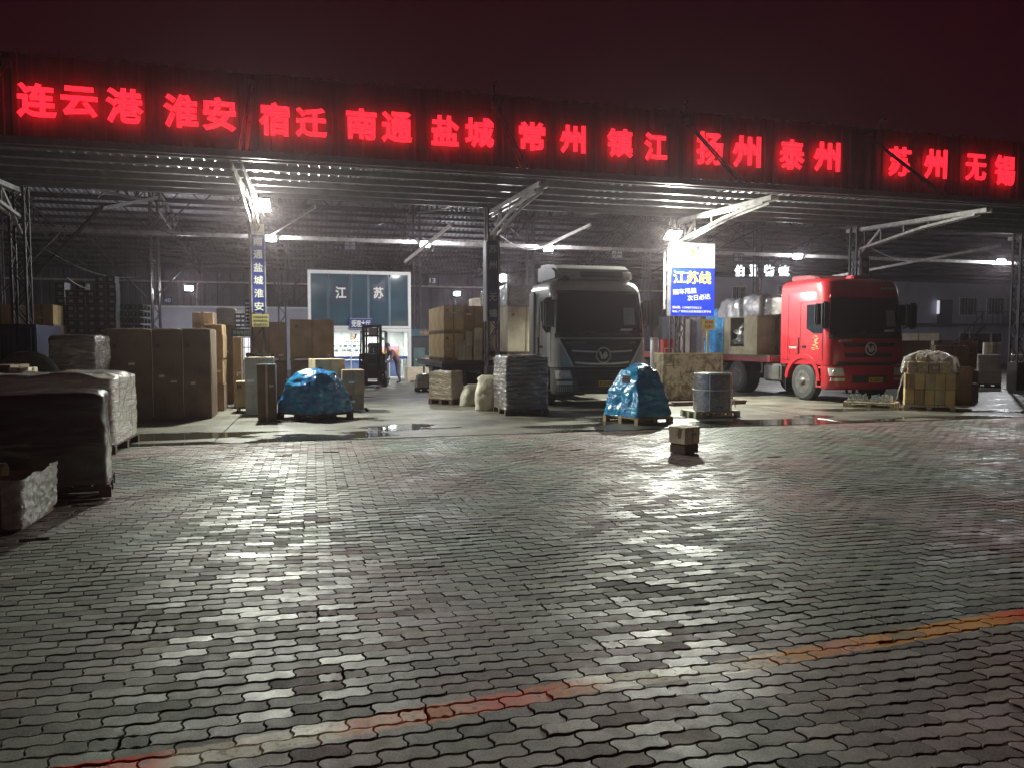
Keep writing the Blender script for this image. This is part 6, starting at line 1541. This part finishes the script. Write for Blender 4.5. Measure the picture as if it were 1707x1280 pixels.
for (u0, u1) in ws:
    x0_, x1_ = -w_+e+u0*(2*w_-2*e), -w_+e+u1*(2*w_-2*e)
    b = MB(); b.b2((x0_+.025, .05, z1_+.12), (x1_-.025, .06, z2-.16)); gl = b.build('window_pane', M_TGLASS, t)
    b = MB(); b.b2((x0_, .04, z1_+.11), (x0_+.024, .08, z2-.15)); b.b2((x1_-.024, .04, z1_+.11), (x1_, .08, z2-.15)); b.build('window_frame', mat('grey_window_frame', (.16, .17, .20), .4, .3), gl)
def plate_on(s_, a, b_, c_, d_, m_=M_BLUED):
    x0_, x1_ = AY(a, 490, Yo).x-t.location.x, AY(b_, 490, Yo).x-t.location.x; zc, za = AY(a, c_, Yo).z, AY(a, d_, Yo).z
    b = MB(); b.b2((x0_, .028, za), (x1_, .038, zc)); p = b.build('sign_plate', m_, t)
    text(s_, 'sign_lettering', M_TEXTW, p, (x0_+(x1_-x0_)*.12, .027, za+(zc-za)*.16), (1, 0, 0), (0, 0, 1), (x1_-x0_)*.76, (zc-za)*.68, .03, .006)
plate_on('江', 556, 580, 473, 503); plate_on('苏', 620, 642, 474, 503)
x0_, x1_ = AY(582, 490, Yo-.1).x-t.location.x, AY(620, 490, Yo-.1).x-t.location.x; zc, za = AY(600, 531, Yo-.1).z, AY(600, 549, Yo-.1).z
b = MB(); b.b2((x0_, -.09, za), (x1_, -.02, zc)); p = b.build('sign_plate', M_BLUE, t)
b = MB(); b.b2((x0_, -.098, za), (x1_, -.091, za+.025)); b.b2((x0_, -.098, zc-.025), (x1_, -.091, zc)); b.build('plate_border', M_TEXTG, p)
text('受理大厅', 'sign_lettering', M_TEXTW, p, (x0_+.08, -.091, za+.08), (1, 0, 0), (0, 0, 1), (x1_-x0_)-.16, (zc-za)-.16, .025, .006)
# ground floor: glass doors, printed wall, blue band, posters, counter
for k, u in enumerate((0, .2, .4, .62, .8, 1.0)):
    x = -w_+.12+(2*w_-.24-.05)*u; b = MB(); b.b2((x, .05, .12), (x+.05, .09, z1_-.15)); b.build('door_post', M_WHITE, t)
b = MB(); b.b2((-w_+.12, .065, .9), (w_-.12, .07, 1.02)); b.build('glass_band', mat('blue_glass_band', (.06, .10, .35), .4), t)
dB = 2.34
b = MB(); b.b2((-.95, dB-.02, 1.55), (-.05, dB-.004, 2.15)); 
logo(t, (-.35, dB-.005, 1.72), (1, 0, 0), (0, 0, 1), .34); text('金龙物流有限公司', 'wall_lettering', M_DKTEXT, t, (-.55, dB-.005, 1.64), (1, 0, 0), (0, 0, 1), .75, .06, .01, .004)
text('全心全意为客户服务', 'wall_lettering', M_DKTEXT, t, (-1.3, dB-.005, 1.40), (1, 0, 0), (0, 0, 1), 1.9, .12, .01, .004); text('安全·快捷·准时', 'wall_lettering', M_DKTEXT, t, (-1.3, dB-.005, 1.20), (1, 0, 0), (0, 0, 1), 1.6, .12, .01, .004)
b = MB(); b.b2((w_-1.1, dB-.03, 1.0), (w_-.3, dB-.002, 1.25)); b.build('poster', mat('orange_poster', (.75, .28, .05), .5), t); b = MB(); b.b2((w_-1.1, dB-.03, 1.252), (w_-.3, dB-.002, 1.45)); b.build('poster', mat('pink_poster', (.65, .35, .45), .5), t)
for k in range(2): b = MB(); b.b2((w_-1.05, dB-.036, 1.05+k*.09), (w_-.5, dB-.031, 1.09+k*.09)); b.build('poster_lettering', M_YELLOW if k else M_DKTEXT, t)
b = MB(); b.b2((-w_+.4, 1.5, .08), (w_-.3, 1.9, .78)); b.b2((-w_+.35, 1.45, .782), (w_-.25, 1.95, .83)); b.build('counter', mat('blue_counter', (.10, .14, .28), .4), t, bevel=.01)
la = bpy.data.lights.new('room_light', 'AREA'); la.energy = 130; la.size = 3.2; la.shape = 'RECTANGLE'; la.size_y = .8; la.color = (.92, 1.0, .98); lo = bpy.data.objects.new('room_light', la); COL.objects.link(lo); lo.parent = t; lo.location = (0, 1.2, z1_-.10)
b = MB(); b.b2((-.9, 1.1, z1_-.085), (.9, 1.3, z1_-.065)); b.build('ceiling_tube', emis('tube_light', (.92, 1, .98), 4.0), t)
la = bpy.data.lights.new('upper_fill_light', 'AREA'); la.energy = 40; la.size = .5; la.color = (.5, .85, 1.0); lo = bpy.data.objects.new('upper_fill_light', la); COL.objects.link(lo); lo.parent = t; lo.location = (w_*.5, 1.0, z2-.2)  # added light without a fixture, to brighten the upstairs glass
# glass cabin with cupboards right of the office
C('teal grey metal cupboard right of the container office', 689, 699, 580, 33.5, m=mat('teal_cupboard', (.16, .24, .24), .4), tape=False, d=.5, name='cupboard', cat='cupboard')
C('lower teal grey cabinet beside the taller cupboard', 700, 711, 593, 33.4, m=mat('teal_cupboard2', (.20, .28, .28), .4), tape=False, d=.5, name='cabinet', cat='cabinet')
x0, x1, _, z = FR(686, 735, 549, Y=35.0); t = thing('teal_booth', 'low dark booth with a teal fascia right of the container office', 'booth', ((x0+x1)/2, 35.2, 0)); w2 = (x1-x0)/2
b = MB(); b.b2((-w2, .1, 0), (w2, 1.9, z-.35)); b.build('booth_body', mat('booth_dark', (.05, .055, .06), .5), t); b = MB(); b.b2((-w2-.03, 0, z-.349), (w2+.03, 2, z)); b.build('fascia', mat('teal_fascia', (.05, .14, .18), .5), t)
text('开票处', 'lettering', M_ORANGE, t, (-w2*.4, -.001, z-.28), (1, 0, 0), (0, 0, 1), w2*.8, .2, .02, .005)
# ================================================================== OFFICE BLOCK AT THE BACK RIGHT
Yb = 45.0; xa, xb = AY(1150, 500, Yb).x, AY(1790, 500, Yb).x; H = AY(1250, 464, Yb).z
t = thing('prefab_office_block', 'long pale lavender prefab office block with barred windows at the back right', 'building', ((xa+xb)/2, Yb, 0)); w2 = (xb-xa)/2; cx = t.location.x
b = MB(); b.b2((-w2, 0, 0), (w2, 3.5, H)); b.build('wall', M_WALL, t)
b = MB(); b.b2((-w2-.1, -.25, H+.002), (w2+.1, 3.6, H+.12)); b.b2((-w2, -.9, H*.48), (w2, -.002, H*.48+.12)); b.build('roof_edge', M_WALLD, t)
def win(px0, px1, top, bot, bars=6, glass=M_GLASSD):
    x0, x1 = AY(px0, 500, Yb).x-cx, AY(px1, 500, Yb).x-cx; zc, za = AY(px0, top, Yb).z, AY(px0, bot, Yb).z
    b = MB(); b.b2((x0, -.02, za), (x1, -.003, zc)); w = b.build('window', glass, t)
    b = MB(); b.b2((x0-.05, -.05, za-.05), (x1+.05, -.003, za-.001)); b.b2((x0-.05, -.05, zc+.001), (x1+.05, -.003, zc+.05)); b.b2((x0-.05, -.05, za), (x0-.001, -.003, zc)); b.b2((x1+.001, -.05, za), (x1+.05, -.003, zc)); b.build('window_frame', M_WHITE, w)
    b = MB()
    for k in range(bars): x = x0+(x1-x0)*(k+.5)/bars; b.b2((x-.02, -.07, za), (x+.02, -.051, zc))
    if bars: b.build('window_bars', M_WSTEEL, w)
for a in ((1221, 1243, 479, 501), (1297, 1312, 477, 501), (1600, 1630, 497, 525), (1645, 1675, 497, 525)): win(*a)
for a in ((1602, 1617, 556, 580), (1619, 1652, 556, 592), (1655, 1672, 556, 580)): win(*a, bars=0)
for (px0, px1, top, bot) in ((1563, 1588, 500, 545),):
    x0, x1 = AY(px0, 500, Yb).x-cx, AY(px1, 500, Yb).x-cx; b = MB(); b.b2((x0, -.03, H*.48+.13), (x1, -.003, AY(px0, top, Yb).z)); b.build('door', M_WALLD, t)
# outside stair
p0 = AY(1570, 500, Yb-.9).x-cx; b = MB(); zl = H*.48
for k in range(12): b.b2((p0+3.0-k*.28, -1.6, zl*(1-(k+1)/12)), (p0+3.0-k*.28+.30, -.92, zl*(1-(k+1)/12)+.04))
b.bar((p0+3.2, -1.62, zl), (p0-.3, -1.62, 0), .05, .15); b.bar((p0+3.2, -1.62, zl+.95), (p0-.3, -1.62, .95), .04)
for k in range(5): x = p0+3.0-k*.8; zz = zl*(1-k*.8/3.4); b.bar((x, -1.62, zz), (x, -1.62, zz+.95), .03)
b.b2((p0+3.2, -.9, zl+.121), (w2, -.87, zl+.15)); b.b2((p0+3.2, -.9, zl+1.0), (w2, -.86, zl+1.05))
for k in range(20): x = p0+3.2+k*.5; b.b2((x, -.89, zl+.151), (x+.03, -.87, zl+.999))
b.build('outside_stair', M_STEELR, t)
tb = MB(); xt = AY(1569, 500, Yb-.5).x-cx; tb.b2((xt-.08, -.3, AY(1569, 524, Yb).z), (xt+.08, -.2, AY(1569, 502, Yb).z)); tb.build('wall_tube_lamp', emis('dim_tube', (.85, .88, 1.0), .7), t)
# glowing company letters on the roof edge
M_LW = emis('white_letter_light', (.85, .92, 1.0), 2.6)
sx = thing('roof_letters', 'glowing white company letters standing on the back office roof edge', 'sign', (AY(1270, 450, Yb-.3).x, Yb-.3, H+.13)); 
for ch, a, b_ in (('伯', 1224, 1240), ('亚', 1249, 1264), ('物', 1273, 1290), ('流', 1298, 1315)):
    x0, x1 = AY(a, 450, Yb-.3).x, AY(b_, 450, Yb-.3).x; zc, za = AY(a, 442, Yb-.3).z, AY(a, 461, Yb-.3).z
    text(ch, 'letter', M_LW, sx, (x0-sx.location.x, 0, za-sx.location.z), (1, 0, 0), (0, 0, 1), x1-x0, zc-za, .030, .08)
b = MB(); xl = AY(1218, 450, Yb-.3).x-sx.location.x; xr_ = AY(1322, 450, Yb-.3).x-sx.location.x; b.b2((xl, .085, 0), (xr_, .12, .08)); b.b2((xl, .085, .6), (xr_, .12, .66)); b.build('letter_frame', M_STEEL, sx)
# pale prefab at the back left
x0, x1, _, z = FR(236, 520, 511, Y=46.0); t = thing('prefab_hut', 'low pale mauve prefab hut along the back wall left of the office', 'building', ((x0+x1)/2, 46, 0)); w2 = (x1-x0)/2
b = MB(); b.b2((-w2, 0, 0), (w2, 2.6, z-.1)); b.build('wall', M_WALL, t); b = MB(); b.b2((-w2-.05, -.1, z-.099), (w2+.05, 2.7, z)); b.build('roof', M_WHITE, t)
b = MB()
for k in range(6): b.b2((-w2+1+k*2*w2/6.5, -.02, 1.0), (-w2+2+k*2*w2/6.5, -.003, 2.0))
b.build('window', M_GLASSD, t)
x0, x1, _, z = FR(398, 424, 560, Y=33.0); t = thing('lit_kiosk', 'small brightly lit kiosk window glimpsed left of the 南通 column foot', 'kiosk', ((x0+x1)/2, 33, 0)); w2 = (x1-x0)/2
b = MB(); b.b2((-w2, .1, 0), (w2, 1.2, z)); b.build('kiosk_body', M_WALL, t); b = MB(); b.b2((-w2+.05, .08, .9), (w2-.05, .099, z-.1)); b.build('lit_window', emis('kiosk_glow', (.95, .98, 1.0), .85), t)
b = MB()
for k in range(4): b.b2((-w2+.05+k*(2*w2-.12)/3, .05, .85), (-w2+.07+k*(2*w2-.12)/3, .078, z-.08))
b.b2((-w2, .05, 1.4), (w2, .075, 1.43)); b.build('window_bars', M_STEEL, t)
# white roof pipes etc deep in the shed
# ================================================================== FORKLIFT
g = G(622, 646); Yf = g.y; xf = AY(621, 640, Yf).x
t = thing('forklift', 'dark forklift facing the yard with raised twin mast by the office', 'forklift', (xf, Yf, 0), R(-8))
M_FL = mat('forklift_dark_paint', (.03, .028, .05), .4, 0, .3, 4)
zt_ = AY(621, 541, Yf).z
b = MB()
for s in (-1, 1): b.b2((s*.30-.05, -.08, .06), (s*.30+.05, .08, zt_)); b.b2((s*.20-.03, -.02, .1), (s*.20+.03, .06, zt_-.1))
b.b2((-.25, -.06, zt_-.12), (.25, .06, zt_-.03)); b.b2((-.25, -.04, zt_*.80), (.25, .04, zt_*.83)); b.b2((-.25, -.04, .5), (.25, .04, .6)); b.build('mast', M_BLACK, t)
b = MB(); b.b2((-.46, -.16, .10), (.46, -.10, .22)); b.b2((-.46, -.16, .48), (.46, -.10, .58)); b.b2((-.46, -.15, .22), (-.40, -.10, 1.15)); b.b2((.40, -.15, .22), (.46, -.10, 1.15)); b.b2((-.46, -.15, 1.151), (.46, -.10, 1.20)); b.build('carriage', M_BLACK, t)
b = MB()
for s in (-1, 1): b.b2((s*.25-.06, -1.15, .06), (s*.25+.06, -.161, .10)); b.b2((s*.25-.06, -.20, .101), (s*.25+.06, -.161, .6))
b.build('fork', M_STEEL, t)
b = MB(); b.b2((-.50, .25, .30), (.50, 2.1, .95)); b.b2((-.48, 1.5, .951), (.48, 2.15, 1.15)); b.b2((-.45, .25, .951), (.45, .5, 1.25)); b.build('body', M_FL, t, bevel=.06, seg=3)
b = MB()
for s in (-1, 1): b.tube([(s*.44, .35, 1.0), (s*.44, .62, 2.02), (s*.44, 1.9, 2.02), (s*.44, 2.0, 1.1)], .03, 8)
for k in range(7): b.b2((-.44, .70+k*.18, 2.02), (.44, .73+k*.18, 2.05))
b.build('overhead_guard', M_BLACK, t)
b = MB(); b.b2((-.25, 1.0, 1.0), (.25, 1.5, 1.12)); b.b2((-.25, 1.42, 1.12), (.25, 1.52, 1.6)); b.build('seat', M_BLACK, t, bevel=.03)
b = MB(); b.tube([(.16*math.cos(a), .72+.1*math.sin(a), 1.4+.12*math.sin(a)) for a in np.linspace(0, 6.28, 18, endpoint=False)], .015, 6, closed=True); b.tube([(0, .55, 1.2), (0, .72, 1.4)], .02, 6); b.build('steering_wheel', M_BLACK, t)
for s in (-1, 1):
    wheel(t, s*.52, .45, .30, .30, .2, side=s); wheel(t, s*.50, 1.8, .25, .25, .18, side=s)
    b = MB(); b.lathe([(.05, -.03), (.065, .02)], 12, (s*.36, .48, 1.75), 'Y'); b.build('work_lamp', M_WSTEEL, t)
b = MB(); b.b2((.10, -.12, zt_-.48), (.38, -.10, zt_-.15)) if False else b.b2((-.12, .02, zt_-.42), (.22, .05, zt_-.13)); b.build('document_pouch', mat('white_pouch', (.6, .58, .68), .4), t)
# ================================================================== PERSON (bending beside the forklift)
def person(loc, rz, label):
    t = thing('person', label, 'person', loc, rz)
    J = {'pel': (0, 0, .86), 'sp': (0, -.10, 1.02), 'ch': (0, -.26, 1.20), 'nk': (0, -.38, 1.33), 'hd': (0, -.44, 1.42), 'ht': (0, -.50, 1.55),
         'lh': (.10, 0, .84), 'lk': (.13, -.10, .46), 'la': (.14, .02, .09), 'lt': (.15, -.15, .04),
         'rh': (-.10, 0, .84), 'rk': (-.12, .02, .46), 'ra': (-.13, .16, .09), 'rt': (-.13, .0, .04),
         'ls': (.19, -.29, 1.25), 'le': (.23, -.40, .98), 'lw': (.20, -.56, .80), 'lf': (.19, -.61, .72),
         'rs': (-.19, -.29, 1.25), 're': (-.24, -.38, .98), 'rw': (-.20, -.55, .82), 'rf': (-.19, -.60, .74)}
    Rd = {'pel': .14, 'sp': .13, 'ch': .15, 'nk': .065, 'hd': .09, 'ht': .085, 'lh': .10, 'lk': .065, 'la': .045, 'lt': .04, 'rh': .10, 'rk': .065, 'ra': .045, 'rt': .04, 'ls': .07, 'le': .045, 'lw': .03, 'lf': .03, 'rs': .07, 're': .045, 'rw': .03, 'rf': .03}
    E_ = [('pel', 'sp'), ('sp', 'ch'), ('ch', 'nk'), ('nk', 'hd'), ('hd', 'ht'), ('pel', 'lh'), ('lh', 'lk'), ('lk', 'la'), ('la', 'lt'), ('pel', 'rh'), ('rh', 'rk'), ('rk', 'ra'), ('ra', 'rt'), ('ch', 'ls'), ('ls', 'le'), ('le', 'lw'), ('lw', 'lf'), ('ch', 'rs'), ('rs', 're'), ('re', 'rw'), ('rw', 'rf')]
    J = dict(J); Rd = dict(Rd)
    for w_, s in (('lf', 1), ('rf', -1)):     # fingers and thumb
        bx, by, bz = J[w_]
        for k, (dx, ln) in enumerate(((-.027, .062), (-.009, .072), (.009, .068), (.027, .052))):
            a = '%s%d' % (w_, k); J[a] = (bx+dx, by-.025, bz-ln*.55); Rd[a] = .010; J[a+'t'] = (bx+dx, by-.02, bz-ln*1.1); Rd[a+'t'] = .008; E_ += [(w_, a), (a, a+'t')]
        a = w_+'th'; J[a] = (bx-s*.045, by-.03, bz-.015); Rd[a] = .010; E_.append((w_, a))
    names = list(J); me = bpy.data.meshes.new('person_body'); me.from_pydata([J[k] for k in names], [(names.index(a), names.index(b_)) for a, b_ in E_], [])
    o = bpy.data.objects.new('person_body', me); COL.objects.link(o)
    sk = o.modifiers.new('skin', 'SKIN'); 
    for i, k in enumerate(names): me.skin_vertices[0].data[i].radius = (Rd[k], Rd[k]); 
    me.skin_vertices[0].data[names.index('pel')].use_root = True
    ss = o.modifiers.new('sub', 'SUBSURF'); ss.levels = 2; ss.render_levels = 2
    dg = bpy.context.evaluated_depsgraph_get(); nm = bpy.data.meshes.new_from_object(o.evaluated_get(dg)); bpy.data.objects.remove(o)
    skin = mat('skin', (.42, .26, .18), .55); top = mat('dusty_pink_jacket', (.17, .095, .11), .8); trs = mat('grey_trousers', (.11, .09, .10), .8); shoe = mat('dark_shoes', (.03, .03, .03), .6)
    for m_ in (skin, top, trs, shoe): nm.materials.append(m_)
    for p in nm.polygons:
        c = p.center; p.use_smooth = True
        head = c.z > 1.30 and c.y < -.36 or (c - Vector(J['nk'])).length < .07
        hand = min((c-Vector(J['lw'])).length, (c-Vector(J['rw'])).length) < .04 or (c.z < .80 and c.y < -.5)
        p.material_index = 0 if (head or hand) else 3 if c.z < .12 else 2 if (c.z < .90 and abs(c.x) < .24 and c.y > -.32) else 1
    bo = bpy.data.objects.new('person_body', nm); COL.objects.link(bo); bo.parent = t
    h = MB(); hd = Vector((0, -.47, 1.49))
    h.lathe([(.02, .115), (.06, .10), (.09, .06), (.104, .0), (.10, -.04)], 16, hd+Vector((0, .015, .01)), caps=False); h.build('hair', M_BLACK, t, smooth=True)
    f = MB()
    for s in (-1, 1): f.lathe([(.004, 0), (.012, .006), (.004, .012)], 8, hd+Vector((s*.033, -.098, -.005)), 'Y'); 
    f.build('eyes', M_BLACK, t)
    f = MB(); f.prism([hd+Vector((-.012, -.085, -.01)), hd+Vector((.012, -.085, -.01)), hd+Vector((.016, -.09, -.045)), hd+Vector((-.016, -.09, -.045))], (0, -.025, -.005)); f.box(hd+Vector((0, -.092, -.066)), (.045, .012, .008))
    for s in (-1, 1): f.box(hd+Vector((s*.092, 0, -.01)), (.016, .035, .055))
    f.build('face', skin, t, bevel=.004)
    return t
g = G(664, 639); person((g.x, g.y, 0), R(-70), 'person in a dusty pink jacket bending beside the forklift')
# ================================================================== HAZE
HAZE = .0011
if HAZE > 0:
    b = MB(); b.b2((-60, -30, -1.2), (90, 90, 12)); o = b.build('haze', None); tag(o, kind='stuff')
    m = bpy.data.materials.new('night_mist'); m.use_nodes = True; nt = m.node_tree; nt.nodes.remove(nt.nodes['Principled BSDF'])
    pv = nt.nodes.new('ShaderNodeVolumePrincipled'); pv.inputs['Color'].default_value = (.8, .68, .73, 1); pv.inputs['Density'].default_value = HAZE; pv.inputs['Anisotropy'].default_value = .78
    nt.links.new(pv.outputs[0], nt.nodes['Material Output'].inputs['Volume']); o.data.materials.append(m)
    S.cycles.volume_step_rate = 10
